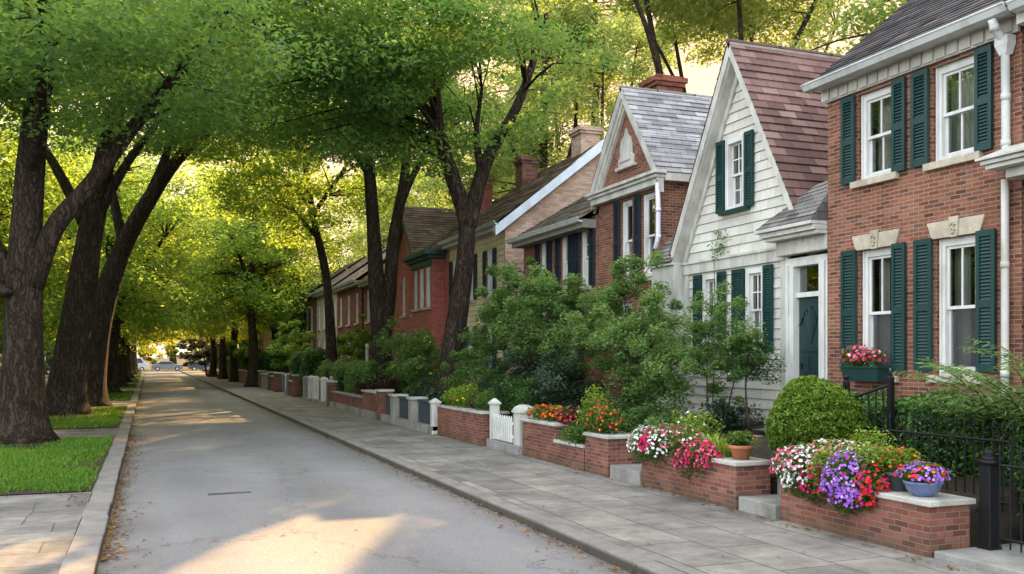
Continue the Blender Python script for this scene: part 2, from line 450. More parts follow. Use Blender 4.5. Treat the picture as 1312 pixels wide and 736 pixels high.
# ------------------------------------------------------------------ leaves
def leaf_arrays(P, size, tone, up=.6, aspect=.5, droop=.25, rng=RNG):
    n = len(P)
    nrm = rng.normal(size=(n, 3)); nrm /= np.linalg.norm(nrm, axis=1)[:, None]
    nrm[:, 2] = np.abs(nrm[:, 2]) + up
    nrm /= np.linalg.norm(nrm, axis=1)[:, None]
    d = rng.normal(size=(n, 3)); d[:, 2] -= droop
    d -= nrm * (d * nrm).sum(1)[:, None]
    d /= np.linalg.norm(d, axis=1)[:, None] + 1e-9
    sd = np.cross(nrm, d)
    L = (size * np.exp(np.clip(rng.normal(size=n), -2, 1.6) * .26 - .02))[:, None]
    W = L * aspect * .5
    fold = L * .1
    q = np.stack([P - d * L * .5, P - d * L * .05 + sd * W + nrm * fold, P + d * L * .5 - nrm * fold, P - d * L * .05 - sd * W + nrm * fold], 1)
    return q.reshape(-1, 3), np.clip(tone, 0, 1)

def leaf_obj(name, parts, mat, parent, extra=None):
    """parts: list of (verts (4n,3), tone (n)); one mesh of loose leaves."""
    V = np.concatenate([p[0] for p in parts]); T = np.concatenate([p[1] for p in parts])
    o0 = wloc(parent) if parent is not None else Vector((float(V[:, 0].mean()), float(V[:, 1].mean()), float(V[:, 2].min())))
    V = V - np.array(o0)
    n = len(T)
    me = bpy.data.meshes.new(name)
    me.vertices.add(4 * n); me.vertices.foreach_set('co', V.astype(np.float32).ravel())
    me.loops.add(4 * n); me.loops.foreach_set('vertex_index', np.arange(4 * n, dtype=np.int32))
    me.polygons.add(n); me.polygons.foreach_set('loop_start', np.arange(0, 4 * n, 4, dtype=np.int32))
    me.update(calc_edges=True)
    at = me.attributes.new('tone', 'FLOAT', 'FACE')
    at.data.foreach_set('value', T.astype(np.float32))
    return finish(name, me, mat, parent, False, o0)

def in_poly(x, y, poly):
    ins = np.zeros(len(x), bool)
    n = len(poly)
    for i in range(n):
        x0, y0 = poly[i]; x1, y1 = poly[(i + 1) % n]
        c = ((y0 > y) != (y1 > y))
        with np.errstate(divide='ignore', invalid='ignore'):
            xi = (x1 - x0) * (y - y0) / (y1 - y0) + x0
        ins ^= c & (x < xi)
    return ins

# openings in the leaf canopy: leaves whose shadow would fall here do not grow
GAPS = [[(3.0, 11.5), (2.0, 12.0), (1.0, 10.8), (.05, 8.85), (-.9, 6.2), (.8, 6.2), (1.55, 8.2), (2.3, 9.8)],
        [(-3.2, 11.2), (-1.5, 11.4), (-.75, 10.9), (-.42, 10.2), (-.4, 7.0), (-3.2, 7.0)]]
def gap_keep(P):
    k = P[:, 2] / S[2]
    gx, gy = P[:, 0] - S[0] * k, P[:, 1] - S[1] * k
    hit = np.zeros(len(P), bool)
    for g in GAPS:
        hit |= in_poly(gx, gy, g)
    return ~hit

def clumps(C, rad, n, flat=.6, tone0=.45, tv=.2, shell=.45, rng=RNG):
    """n leaves round each centre; tone differs per clump and rises to its top."""
    C = np.asarray(C); m = len(C)
    rad = np.broadcast_to(rad, (m,))
    d = rng.normal(size=(m, n, 3)); d /= np.linalg.norm(d, axis=2)[:, :, None]
    r = rng.uniform(0, 1, (m, n)) ** shell
    off = d * r[:, :, None] * rad[:, None, None]
    off[:, :, 2] *= flat
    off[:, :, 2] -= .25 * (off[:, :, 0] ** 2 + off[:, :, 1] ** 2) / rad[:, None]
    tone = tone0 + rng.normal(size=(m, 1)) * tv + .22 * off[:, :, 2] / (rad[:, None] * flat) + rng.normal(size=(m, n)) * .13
    return (C[:, None, :] + off).reshape(-1, 3), tone.ravel()

def ellipsoid_pts(c, r, n, shell=.5, rng=RNG, zmin=None, mind=0.0):
    res = []
    tries = 0
    while len(res) < n and tries < n * 30:
        tries += 1
        d = rng.normal(size=3); d /= np.linalg.norm(d)
        p = np.array(c) + d * rng.uniform(0, 1) ** shell * np.array(r)
        if zmin is not None and p[2] < zmin + .75 * math.sin(p[0] * 1.25 + 1) * math.sin(p[1] * 1.05) + rng.uniform(-.6, .9):
            continue
        if mind and any(np.sum((p - q) ** 2) < mind * mind for q in res):
            continue
        res.append(p)
    return np.array(res)

def spline(pts, step=.3):
    pts = [Vector(p) for p in pts]
    res = []
    P = [pts[0] * 2 - pts[1]] + pts + [pts[-1] * 2 - pts[-2]]
    for i in range(1, len(P) - 2):
        n = max(2, int((P[i + 1] - P[i]).length / step))
        for k in range(n):
            t = k / n
            a, b, c, d = P[i - 1], P[i], P[i + 1], P[i + 2]
            res.append(((2 * b) + (c - a) * t + (2 * a - 5 * b + 4 * c - d) * t * t + (3 * b - a - 3 * c + d) * t ** 3) * .5)
    res.append(pts[-1])
    return res

def limb(mb, pts, r0, r1, n=14, flare=0.0, rough=.07, step=.3, seed=0, base_z=0.0):
    sp = spline(pts, step)
    N = len(sp)
    rr = []
    for i, p in enumerate(sp):
        t = i / (N - 1)
        r = r0 + (r1 - r0) * t ** .9
        if flare:
            h = max(0, p.z - base_z)
            r *= 1 + flare * math.exp(-h / .28) + .12 * math.exp(-h / 1.2)
        rr.append(r)
    mb.tube(sp, rr, n, rough, True, seed)
    return sp, rr

def tree(name, label, base, limbs, crown, lmat='leaf_tree', group='street trees', nclump=80, nleaf=450, crad=1.05, lsize=.13, zmin=None,
         twig=True, tone=.45, flat=.55, gaps=True, up=.6, burls=(), shell=.5, cat='tree', extra=None):
    """limbs: (points, r0, r1); the first is the bole. crown: ellipsoids (centre, radii, share)."""
    rt = thing(name, label, cat, (base[0], base[1], base[2] if len(base) > 2 else 0), group)
    mb = MB()
    sk = []
    for i, (pts, r0, r1) in enumerate(limbs):
        sp, rr = limb(mb, pts, r0, r1, 22 if i == 0 else 14, .55 if i == 0 and r0 > .2 else 0, .07, .22, i * 1.7 + base[1], base[2] if len(base) > 2 else 0)
        k0 = len(sp) // 2 if i == 0 else len(sp) // 4
        sk += [(p, r) for p, r in zip(sp[k0:], rr[k0:])]
    for (bx, by, bz, br) in burls:
        pr = []
        for k in range(9):
            a = math.pi * k / 8
            pr.append((max(.01, br * math.sin(a) * (1 + .15 * math.sin(k * 2.3))), bz - br * .7 * math.cos(a)))
        mb.lathe(bx, by, pr, 16)
    tot = sum(c[2] for c in crown)
    C = np.concatenate([ellipsoid_pts(c[0], c[1], int(nclump * c[2] / tot), shell, zmin=zmin, mind=crad * .55) for c in crown])
    if gaps:
        C = C[gap_keep(C) | (RNG.uniform(size=len(C)) < .15)]
    if twig:
        A = np.array([p for p, r in sk])
        for c in C:
            w = A - c
            dd = np.linalg.norm(w, axis=1) + np.maximum(0, A[:, 2] - c[2]) * .8
            j = int(np.argmin(dd))
            p0 = Vector(A[j]); p1 = Vector(c)
            if (p1 - p0).length < .3:
                continue
            mid = p0.lerp(p1, .5) + Vector((random.uniform(-.25, .25), random.uniform(-.25, .25), .12 * (p1 - p0).length))
            r = min(sk[j][1] * .45, .014 + .011 * (p1 - p0).length)
            mb.tube(spline([p0, mid, p1], .6), [r * (1 - .8 * k / max(1, len(spline([p0, mid, p1], .6)) - 1)) for k in range(len(spline([p0, mid, p1], .6)))], 6, 0, False)
    mb.build('trunk', M['bark'], rt, True)
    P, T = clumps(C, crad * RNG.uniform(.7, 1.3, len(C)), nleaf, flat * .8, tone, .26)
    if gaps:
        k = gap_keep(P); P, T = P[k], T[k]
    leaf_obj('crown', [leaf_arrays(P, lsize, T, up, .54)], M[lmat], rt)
    return rt

def copy_tree(o, loc, rz, sc, label, group=None, crown=None):
    c = o.copy(); COL.objects.link(c)
    c.location = loc; c.rotation_euler = (0, 0, rz); c.scale = (sc, sc, sc)
    c['label'] = label
    if group: c['group'] = group
    for ch in o.children:
        k = ch.copy(); COL.objects.link(k); k.parent = c
        if crown and ch.name.startswith('crown'):
            k.material_slots[0].link = 'OBJECT'; k.material_slots[0].material = M[crown]
        for g in ch.children:
            q = g.copy(); COL.objects.link(q); q.parent = k
    return c

def plant(name, label, cat, blobs, lmat='leaf_pot', lsize=.045, n=500, group=None, flowers=(), stems=0, base=None, up=.5, aspect=.5,
          flat=.8, shell=.35, tone=.45, parts=('foliage', 'blossom', 'stem'), crad=None, core=False, sr=.012, lumpy=1.0):
    """blobs: (centre, radii); leaves fill each near its surface. flowers: (material, count, size)."""
    cx = np.mean([b[0] for b in blobs], axis=0)
    zb = min(b[0][2] - b[1][2] for b in blobs)
    if base is None:
        base = (cx[0], cx[1], zb)
    rt = thing(name, label, cat, tuple(float(x) for x in base), group)
    PP, TT, FF = [], [], []
    vol = [max(.05, b[1][0] * b[1][1] + b[1][1] * b[1][2] + b[1][0] * b[1][2]) for b in blobs]
    for (c, r), w in zip(blobs, vol):
        k = int(n * w / sum(vol))
        d = RNG.normal(size=(k, 3)); d /= np.linalg.norm(d, axis=1)[:, None]
        lump = 1 + lumpy * (.12 * np.sin(d[:, 0] * 6 + c[1] * 3) + .1 * np.sin(d[:, 1] * 7 + c[0] * 5) + .08 * np.sin(d[:, 2] * 8 + 1)) + .025 * np.sin(d[:, 0] * 19 + 1) * np.sin(d[:, 1] * 23) + .02 * np.sin(d[:, 2] * 27 + d[:, 1] * 9)
        rr = RNG.uniform(0, 1, k) ** shell * lump
        P = np.array(c) + d * rr[:, None] * np.array(r)
        PP.append(P)
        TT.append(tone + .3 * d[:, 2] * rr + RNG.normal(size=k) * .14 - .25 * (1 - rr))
        FF.append((np.array(c), np.array(r), w))
    P = np.concatenate(PP); T = np.concatenate(TT)
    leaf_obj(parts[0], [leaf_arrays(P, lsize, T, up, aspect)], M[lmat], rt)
    for (pm, cnt, ps, *opt) in flowers:
        cnt, ps = int(cnt * 1.75), ps * .76
        side = opt[0] if opt else -.35
        pts, dirs = [], []
        for c, r, w in FF:
            k = int(cnt * w / sum(vol) + .5)
            d = RNG.normal(size=(k * 3, 3)); d /= np.linalg.norm(d, axis=1)[:, None]
            d = d[(d[:, 2] > side) & (d[:, 0] < .75)][:k]
            pts.append(c + d * r * RNG.uniform(.93, 1.1, len(d))[:, None]); dirs.append(d)
        pts = np.concatenate(pts); dirs = np.concatenate(dirs)
        blossoms(parts[1], pts, dirs, ps, M[pm], rt)
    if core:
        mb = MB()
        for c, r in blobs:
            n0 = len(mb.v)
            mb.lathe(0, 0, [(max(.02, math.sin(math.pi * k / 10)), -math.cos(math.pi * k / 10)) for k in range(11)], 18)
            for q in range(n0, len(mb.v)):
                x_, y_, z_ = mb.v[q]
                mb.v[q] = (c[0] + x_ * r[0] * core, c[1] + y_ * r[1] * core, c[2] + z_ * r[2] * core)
        mb.build('shade_core', M['inner'], rt, True)  # solid dark core, painted shade behind the outer leaves
    if stems:
        mb = MB()
        for (c, r) in (blobs if stems == 1 else [random.choice(blobs) for _ in range(stems)]):
            b0 = Vector((base[0] + random.uniform(-.12, .12), base[1] + random.uniform(-.12, .12), base[2]))
            e = Vector([float(x) for x in c]) + Vector((random.uniform(-.3, .3) * r[0], random.uniform(-.3, .3) * r[1], .3 * r[2]))
            mb.tube(spline([b0, b0.lerp(e, .5) + Vector((random.uniform(-.1, .1), random.uniform(-.1, .1), .15)), e], .25), sr, 6)
        mb.build(parts[2], M['stem'], rt, True)
    return rt

def blossoms(name, P, D, size, mat, parent):
    """five-petalled open flowers, one mesh."""
    n = len(P)
    D = D + RNG.normal(size=D.shape) * .35; D[:, 2] += .25
    D /= np.linalg.norm(D, axis=1)[:, None]
    a = np.cross(D, RNG.normal(size=(n, 3))); a /= np.linalg.norm(a, axis=1)[:, None]
    b = np.cross(D, a)
    sz = (size * RNG.uniform(.7, 1.15, n))[:, None]
    qs = []
    for k in range(5):
        t = 2 * math.pi * k / 5
        u = a * math.cos(t) + b * math.sin(t)
        w = -a * math.sin(t) + b * math.cos(t)
        tip = P + u * sz + D * sz * .25
        qs.append(np.stack([P, P + u * sz * .7 + w * sz * .5 + D * sz * .2, tip, P + u * sz * .7 - w * sz * .5 + D * sz * .2], 1))
    V = np.stack(qs, 1).reshape(-1, 3)
    T = np.repeat(RNG.uniform(0, 1, n), 5)
    return leaf_obj(name, [(V, T)], mat, parent)

# ================================================================== THE SETTING
def sheet(name, x0, x1, y0, y1, z, mat, nx=1, ny=1, bump=0):
    mb = MB()
    for i in range(nx):
        for j in range(ny):
            xa, xb = x0 + (x1 - x0) * i / nx, x0 + (x1 - x0) * (i + 1) / nx
            ya, yb = y0 + (y1 - y0) * j / ny, y0 + (y1 - y0) * (j + 1) / ny
            mb.face([(xa, ya, z), (xb, ya, z), (xb, yb, z), (xa, yb, z)])
    return tag(mb.build(name, mat), kind='structure')

sheet('ground', -1500, 1500, -400, 2600, -.14, M['soil'])
KL0, KL1, KR0, KR1, WALL = -.74, -.45, 4.2, 4.42, 6.8
# slightly cambered road
mb = MB()
for i in range(12):
    xa, xb = KL1 + (KR0 - KL1) * i / 12, KL1 + (KR0 - KL1) * (i + 1) / 12
    za, zb = [-.11 + .045 * (1 - ((x - 1.87) / 2.33) ** 2) for x in (xa, xb)]
    mb.face([(xa, -14, za), (xb, -14, zb), (xb, 143, zb), (xa, 143, za)])
tag(mb.build('road', M['asphalt'], None, True), kind='structure')
sheet('cross_road', -70, 70, 143, 150, -.1, M['asphalt'])

def kerb(name, x0, x1, L):
    mb = MB()
    y = -12.0
    while y < 140:
        l = random.uniform(.85, L)
        j = random.uniform(-.008, .008)
        mb.box(x0 + j, x1 + j, y, y + l - .008, -.2, .006 + random.uniform(-.004, .006))
        y += l
    return tag(mb.build(name, M['kerb'], None, False, .016), kind='structure')
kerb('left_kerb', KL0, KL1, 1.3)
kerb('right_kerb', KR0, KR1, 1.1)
sheet('right_pavement', KR1 + .001, WALL + .12, -12, 140, 0, M['paving'])
sheet('left_pavement', -8.5, KL0 - .001, -12, 140, -.004, M['paving_left'])
sheet('left_garden_ground', -60, -8.5, -12, 140, .01, M['soil'])

# planted slope between the walls and the houses
mb = MB()
for ya, yb in ((-6, 6.97), (6.97, 9.0), (9.0, 9.94), (9.94, 12.18), (12.18, 13.34), (13.34, 140)):
    gate = (ya, yb) in ((9.0, 9.94), (12.18, 13.34))
    pr = [(WALL + .3, -.1), (WALL + .3, .3), (WALL + .8, .4), (8.4, .6), (9.9, .82), (20, .8)] if not gate else [(WALL + .8, -.1), (WALL + .8, .38), (8.4, .56), (9.9, .78), (20, .78)]
    if ya == -6:
        pr = [(8.7, -.1), (8.7, .6), (9.9, .82), (20, .8)]
    for (xa, za), (xb, zb) in zip(pr, pr[1:]):
        mb.face([(xa, ya, za), (xb, ya, zb), (xb, yb, zb), (xa, yb, za)])
        for y_ in (ya, yb):
            if xb > xa:
                mb.face([(xa, y_, -.12), (xb, y_, -.12), (xb, y_, zb), (xa, y_, za)])

tag(mb.build('garden_ground', M['soil']), kind='structure')
mb = MB()
mb.face([(7.55, 9.1, .40), (9.7, 9.7, .80), (9.7, 10.7, .80), (7.55, 9.85, .40)])
mb.face([(9.3, 9.7, .80), (9.75, 9.7, .812), (9.75, 12.6, .812), (9.0, 12.6, .74)])
tag(mb.build('garden_path', M['paving_left']), kind='structure')

# lawns on the left verge
LAWNS = [(14.5, 23.9), (27.3, 38.6), (44.5, 56), (62, 71), (76, 90), (95, 138)]
for k, (ya, yb) in enumerate(LAWNS):
    sheet('lawn_soil', -5.2, KL0 - .01, ya, yb, .012, M['soil'])
    n = [52000, 26000, 12000, 6000, 5000, 7000][k]
    x = RNG.uniform(-5.2, KL0 - .02, n); y = RNG.uniform(ya, yb, n)
    wob = .3 * np.sin(x * 2.7 + k) + .2 * np.sin(x * 7.1) + RNG.normal(size=n) * .12
    keep = (y > ya + .12 + wob * .5) & (y < yb - .12 + wob * .5)
    bare = np.sin(x * 1.9 + y * .7) + np.sin(y * 1.3 - x * .6) + RNG.normal(size=n) * .6
    keep &= bare > -1.25
    for tx, ty in ((-2.65, 23.5), (-2.5, 33.6), (-2.1, 39.2), (-2.0, 53.5)):
        keep &= np.hypot(x - tx, y - ty) > .75 + RNG.exponential(.22, n)
    # thin worn edge beside the kerb
    keep &= (x < KL0 - .1 - .08 * np.sin(y * 2.1) - .06 * np.sin(y * 5.7)) | (RNG.uniform(size=n) < .25)
    x, y = x[keep], y[keep]; n = len(x)
    h = RNG.uniform(.035, .085, n) * (1 + .35 * np.sin(x * 1.3 + 2) * np.sin(y * .9))
    w = RNG.uniform(.006, .012, n) * (1 + k * .8)
    a = RNG.uniform(0, 2 * np.pi, n); lx = RNG.normal(size=n) * .025; ly = RNG.normal(size=n) * .025
    z0 = np.full(n, .01)
    b0 = np.stack([x - np.cos(a) * w, y - np.sin(a) * w, z0], 1); b1 = np.stack([x + np.cos(a) * w, y + np.sin(a) * w, z0], 1)
    t1 = np.stack([x + np.cos(a) * w * .5 + lx, y + np.sin(a) * w * .5 + ly, h], 1); t0 = np.stack([x - np.cos(a) * w * .3 + lx, y - np.sin(a) * w * .3 + ly, h * 1.02], 1)
    T = .45 + .2 * np.sin(x * .9 + y * .4) * np.sin(y * .55) + RNG.normal(size=n) * .18
    o = leaf_obj('grass', [(np.stack([b0, b1, t1, t0], 1).reshape(-1, 3), np.clip(T, 0, 1))], M['leaf_grass'], None)
    tag(o, 'short green grass on the verge between the kerb and the left pavement', 'grass', kind='stuff')

# fallen leaves along the gutters, the pavement and the lawns
xs, ys, zs = [], [], []
def scatter(n, x0, x1, y0, y1, z, pw=1.0):
    u = np.minimum(RNG.exponential(.55 / pw, n), 1.9) if pw > 1.3 else RNG.uniform(0, 1, n)
    xs.append(x0 + (x1 - x0) * u); ys.append(y0 + (y1 - y0) * RNG.uniform(0, 1, n) ** 1.5); zs.append(np.full(n, z))
scatter(800, KL1 + .02, KL1 + .4, 6, 90, -.09, 2.4)
scatter(550, KL1 + .02, KL1 + .38, 10, 26, -.088, 2.2)
scatter(1100, KR0 - .02, KR0 - .42, 6, 90, -.09, 2.4)
scatter(90, KR1 + .05, WALL - .02, 5, 60, .008)
scatter(420, WALL - .02, WALL - .3, 5, 60, .008, 2.0)
scatter(300, -1.0, -5, 13.8, 40, .05)
scatter(260, KL0 - .25, KL0, 13, 40, .02)
scatter(50, KL1, KR0, 6, 60, -.06)
P = np.stack([np.concatenate(xs), np.concatenate(ys), np.concatenate(zs)], 1)
P[:, 2] += RNG.uniform(0, .015, len(P))
lv = leaf_obj('fallen_leaves', [leaf_arrays(P, .05, RNG.uniform(0, 1, len(P)), 3.0, .6, 0)], M['leaf_fallen'], None)
tag(lv, 'dry brown leaves lying along the gutters and kerbs', 'fallen leaves', kind='stuff')

mb = MB()
mb.box(.8, 1.4, 14.04, 14.18, -.075, -.064)
mc = mb.build('drain_cover', M['tar'], None, False, .004)
tag(mc, 'dark flat drain cover set in the asphalt of the road', 'drain cover')

# ================================================================== BUILDING PARTS
def wall(mb, X, y0, y1, z0, z1, holes=(), depth=.2):
    ys = sorted({y0, y1, *[h[0] for h in holes], *[h[1] for h in holes]})
    zs = sorted({z0, z1, *[h[2] for h in holes], *[h[3] for h in holes]})
    for ya, yb in zip(ys, ys[1:]):
        for za, zb in zip(zs, zs[1:]):
            if any(h[0] <= ya and yb <= h[1] and h[2] <= za and zb <= h[3] for h in holes):
                continue
            mb.face([(X, yb, za), (X, ya, za), (X, ya, zb), (X, yb, zb)])
    for a, b, c, d in holes:
        e = X + depth
        mb.face([(X, a, c), (e, a, c), (e, a, d), (X, a, d)]); mb.face([(X, b, c), (X, b, d), (e, b, d), (e, b, c)])
        mb.face([(X, a, d), (e, a, d), (e, b, d), (X, b, d)]); mb.face([(X, a, c), (X, b, c), (e, b, c), (e, a, c)])

def clap(mb, X, yl, yr, z0, z1, holes=(), row=.17, lip=.02):
    """overlapping boards on a wall facing -X whose ends follow yl(z) and yr(z)."""
    zs = {z0, z1}
    k = math.ceil(z0 / row)
    while k * row < z1:
        zs.add(round(k * row, 5)); k += 1
    for h in holes:
        zs.add(h[2]); zs.add(h[3])
    zs = sorted(z for z in zs if z0 <= z <= z1)
    off = lambda z, r0: X - .003 - lip * max(0, 1 - (z - r0) / row)
    for za, zb in zip(zs, zs[1:]):
        if zb - za < 1e-4:
            continue
        r0 = math.floor((za + zb) / 2 / row) * row
        iv = [(None, None)]
        hs = sorted((h[0], h[1]) for h in holes if h[2] <= za + 1e-5 and zb <= h[3] + 1e-5)
        cur = None
        segs = []
        for a, b in hs:
            segs.append((cur, a)); cur = b
        segs.append((cur, None))
        for a, b in segs:
            A0 = yl(za) if a is None else max(a, yl(za)); A1 = yl(zb) if a is None else max(a, yl(zb))
            B0 = yr(za) if b is None else min(b, yr(za)); B1 = yr(zb) if b is None else min(b, yr(zb))
            if B0 <= A0 and B1 <= A1:
                continue
            xa, xb = off(za, r0), off(zb, r0)
            n = max(1, int((B0 - A0) / 1.3))
            for q in range(n):
                f0, f1 = q / n, (q + 1) / n
                j = random.uniform(-.004, .003)
                mb.face([(xa + j, A0 + (B0 - A0) * f1, za), (xa + j, A0 + (B0 - A0) * f0, za), (xb, A1 + (B1 - A1) * f0, zb), (xb, A1 + (B1 - A1) * f1, zb)])
                if abs(za - r0) < 1e-4:
                    mb.face([(X, A0 + (B0 - A0) * f1, za), (X, A0 + (B0 - A0) * f0, za), (xa + j, A0 + (B0 - A0) * f0, za), (xa + j, A0 + (B0 - A0) * f1, za)])

def roof_patch(mb, A, B, C, D, course=.15, lift=.018, seg=1.1):
    """courses of slates between eave A-B and top D-C."""
    A, B, C, D = map(Vector, (A, B, C, D))
    u = (B - A).normalized()
    sl = ((D + C) / 2 - (A + B) / 2).length
    n = u.cross(((D + C) / 2 - (A + B) / 2)).normalized()
    if n.z < 0: n = -n
    k = max(1, round(sl / course))
    for i in range(k):
        t0, t1 = i / k, (i + 1) / k
        a, b, d, c = A.lerp(D, t0), B.lerp(C, t0), A.lerp(D, t1), B.lerp(C, t1)
        ns = max(1, int((b - a).length / seg))
        for q in range(ns):
            f0, f1 = q / ns, (q + 1) / ns
            l0 = lift * random.uniform(.6, 1.35)
            p0, p1, p2, p3 = a.lerp(b, f0), a.lerp(b, f1), d.lerp(c, f1), d.lerp(c, f0)
            uv = [((p - A).dot(u) + 50, t * sl) for p, t in ((p0, t0), (p1, t0), (p2, t1), (p3, t1))]
            uv = [(x, y + .001 if kk < 2 else y - .001) for kk, (x, y) in enumerate(uv)]
            mb.face([p0 + n * l0, p1 + n * l0, p2 + n * .002, p3 + n * .002], uv)
            mb.face([p0, p1, p1 + n * l0, p0 + n * l0], [uv[0], uv[1], uv[1], uv[0]])
    return n

def slab(mb, A, B, C, D, t):
    A, B, C, D = map(Vector, (A, B, C, D))
    n = (B - A).cross(D - A).normalized()
    if n.z < 0: n = -n
    mb.hexa([A - n * t, B - n * t, C - n * t, D - n * t, A - n * .003, B - n * .003, C - n * .003, D - n * .003])

def gable_end(mb, Y, x0, x1, xr, z0, zr, zb):
    mb.face([(x0, Y, zb), (x1, Y, zb), (x1, Y, z0), (xr, Y, zr), (x0, Y, z0)])

def window(par, X, y0, y1, z0, z1, upper=(2, 2), lower=(2, 2), rec=.06, case=.085, sill='stone', lintel=None, curtain=.25, name='window', mat='white_new', proud=0.0, screen=False):
    """sash window in an opening of a wall facing -X."""
    mb = MB()
    a, b = X + rec - proud, X + rec + .12
    mb.box(a, b, y0, y0 + case, z0, z1); mb.box(a, b, y1 - case, y1, z0, z1)
    mb.box(a, b, y0 + case, y1 - case, z1 - case, z1); mb.box(a, b, y0 + case, y1 - case, z0, z0 + case * .7)
    mb.box(a - .02, a - .001, y0 + .02, y0 + .05, z0 + .001, z1 - .001); mb.box(a - .02, a - .001, y1 - .05, y1 - .02, z0 + .001, z1 - .001)
    ya, yb, za, zb = y0 + case, y1 - case, z0 + case * .7, z1 - case
    zm = (za + zb) / 2
    st = .038
    for (p, q, dx, (nc, nr)) in ((zm - .02, zb, .03, upper), (za, zm + .02, .065, lower)):
        x0_, x1_ = X + rec + dx, X + rec + dx + .03
        mb.box(x0_, x1_, ya, ya + st, p, q); mb.box(x0_, x1_, yb - st, yb, p, q)
        mb.box(x0_, x1_, ya + st, yb - st, p, p + st * 1.1); mb.box(x0_, x1_, ya + st, yb - st, q - st, q)
        for i in range(1, nc):
            c = ya + (yb - ya) * i / nc
            mb.box(x0_ + .002, x1_ - .006, c - .012, c + .012, p + st, q - st)
        for i in range(1, nr):
            c = p + (q - p) * i / nr
            mb.box(x0_ + .004, x1_ - .008, ya + st, yb - st, c - .012, c + .012)
    w = mb.build(name, M[mat], par)
    g = MB()
    g.face([(X + rec + .045, yb - .01, zm), (X + rec + .045, ya + .01, zm), (X + rec + .045, ya + .01, zb - .01), (X + rec + .045, yb - .01, zb - .01)])
    g.face([(X + rec + .082, yb - .01, za + .01), (X + rec + .082, ya + .01, za + .01), (X + rec + .082, ya + .01, zm), (X + rec + .082, yb - .01, zm)])
    g.build('pane', M['glass'], w)
    if curtain:
        c = MB()
        W = (yb - ya) * curtain * 1.35
        for s0, s1 in ((ya - .05, ya + W), (yb - W, yb + .05)):
            nseg = 10
            pr = [(X + rec + .24 + .025 * math.sin(i * 2.1 + s0 * 3), s0 + (s1 - s0) * i / nseg) for i in range(nseg + 1)]
            for (xa_, ya_), (xb_, yb_) in zip(pr, pr[1:]):
                c.face([(xb_, yb_, z0), (xa_, ya_, z0), (xa_, ya_, z1), (xb_, yb_, z1)])
        c.build('curtain', M['curtain'], w)
    if screen:
        c = MB()
        c.face([(X + rec + .06, yb - .03, za + .03), (X + rec + .06, ya + .03, za + .03), (X + rec + .06, ya + .03, zm - .02), (X + rec + .06, yb - .03, zm - .02)])
        c.build('insect_screen', M['screen'], w)
    if sill:
        s = MB()
        s.box(X - .07, X + rec - .003, y0 - .09, y1 + .09, z0 - .1, z0 - .004)
        s.build('sill', M[sill], w, False, .008)
    if lintel:
        l = MB()
        zl, zt = z1 + .003, z1 + .22
        l.prism([(X - .03, y0 - .04, zl), (X - .03, y1 + .04, zl), (X - .03, y1 + .12, zt), (X - .03, y0 - .12, zt)], (.08, 0, 0))
        ym = (y0 + y1) / 2
        l.prism([(X - .055, ym - .055, zl - .012), (X - .055, ym + .055, zl - .012), (X - .055, ym + .08, zt + .035), (X - .055, ym - .08, zt + .035)], (.024, 0, 0))
        lo = l.build('lintel', M['stone'], w, False, .006)
        # carved leaf on the keystone
        for t in range(7):
            pass
        kk = MB()
        for t, (dy, dz, r) in enumerate(((0, .05, .028), (-.025, .085, .02), (.025, .085, .02), (0, .115, .026), (-.03, .15, .018), (.03, .15, .018), (0, .175, .022))):
            kk.lathe(0, 0, [(r * .3, 0), (r, .012), (r * .6, .03)], 8)
            m0 = len(kk.v) - 24
            for q in range(m0, len(kk.v)):
                x_, y_, z_ = kk.v[q]
                kk.v[q] = (X - .055 - z_, ym + dy + x_, zl + dz + y_)
        kk.build('keystone_carving', M['stone'], w)
    return w

m_, nt_ = new_mat('dark_insect_screen')
out(nt_, (lambda a, b, f: (nt_.links.new(a, f.inputs[1]), nt_.links.new(b, f.inputs[2]), f.outputs[0])[2])(
    nd(nt_, 'BsdfTransparent').outputs[0], nd(nt_, 'BsdfDiffuse', {'Color': (.1, .1, .105, 1)}).outputs[0], nd(nt_, 'MixShader', {0: .4})))
M['screen'] = m_

def shutter(par, X, y0, y1, z0, z1, mat='shutter', tilt=0.0):
    mb = MB()
    x0, x1 = X - .06, X - .022
    st = min(.055, (y1 - y0) * .2)
    mb.box(x0, x1, y0, y0 + st, z0, z1); mb.box(x0, x1, y1 - st, y1, z0, z1)
    zm = z0 + (z1 - z0) * .48
    rails = [(z0, z0 + .09), (zm - .045, zm + .045), (z1 - .075, z1)]
    for a, b in rails:
        mb.box(x0 + .002, x1 - .002, y0 + st, y1 - st, a, b)
    for (a, b) in ((rails[0][1], rails[1][0]), (rails[1][1], rails[2][0])):
        n = max(3, int((b - a) / .042))
        for i in range(n):
            z = a + (b - a) * (i + .5) / n
            mb.hexa([(x0 + .006, y0 + st, z - .018), (x0 + .012, y0 + st, z - .022), (x0 + .012, y1 - st, z - .022), (x0 + .006, y1 - st, z - .018),
                     (x1 - .012, y0 + st, z + .016), (x1 - .006, y0 + st, z + .012), (x1 - .006, y1 - st, z + .012), (x1 - .012, y1 - st, z + .016)])
    mb.box(x1 - .004, x1, y0 + st, y1 - st, z0 + .02, z1 - .02)
    return mb.build('shutter', M[mat], par)

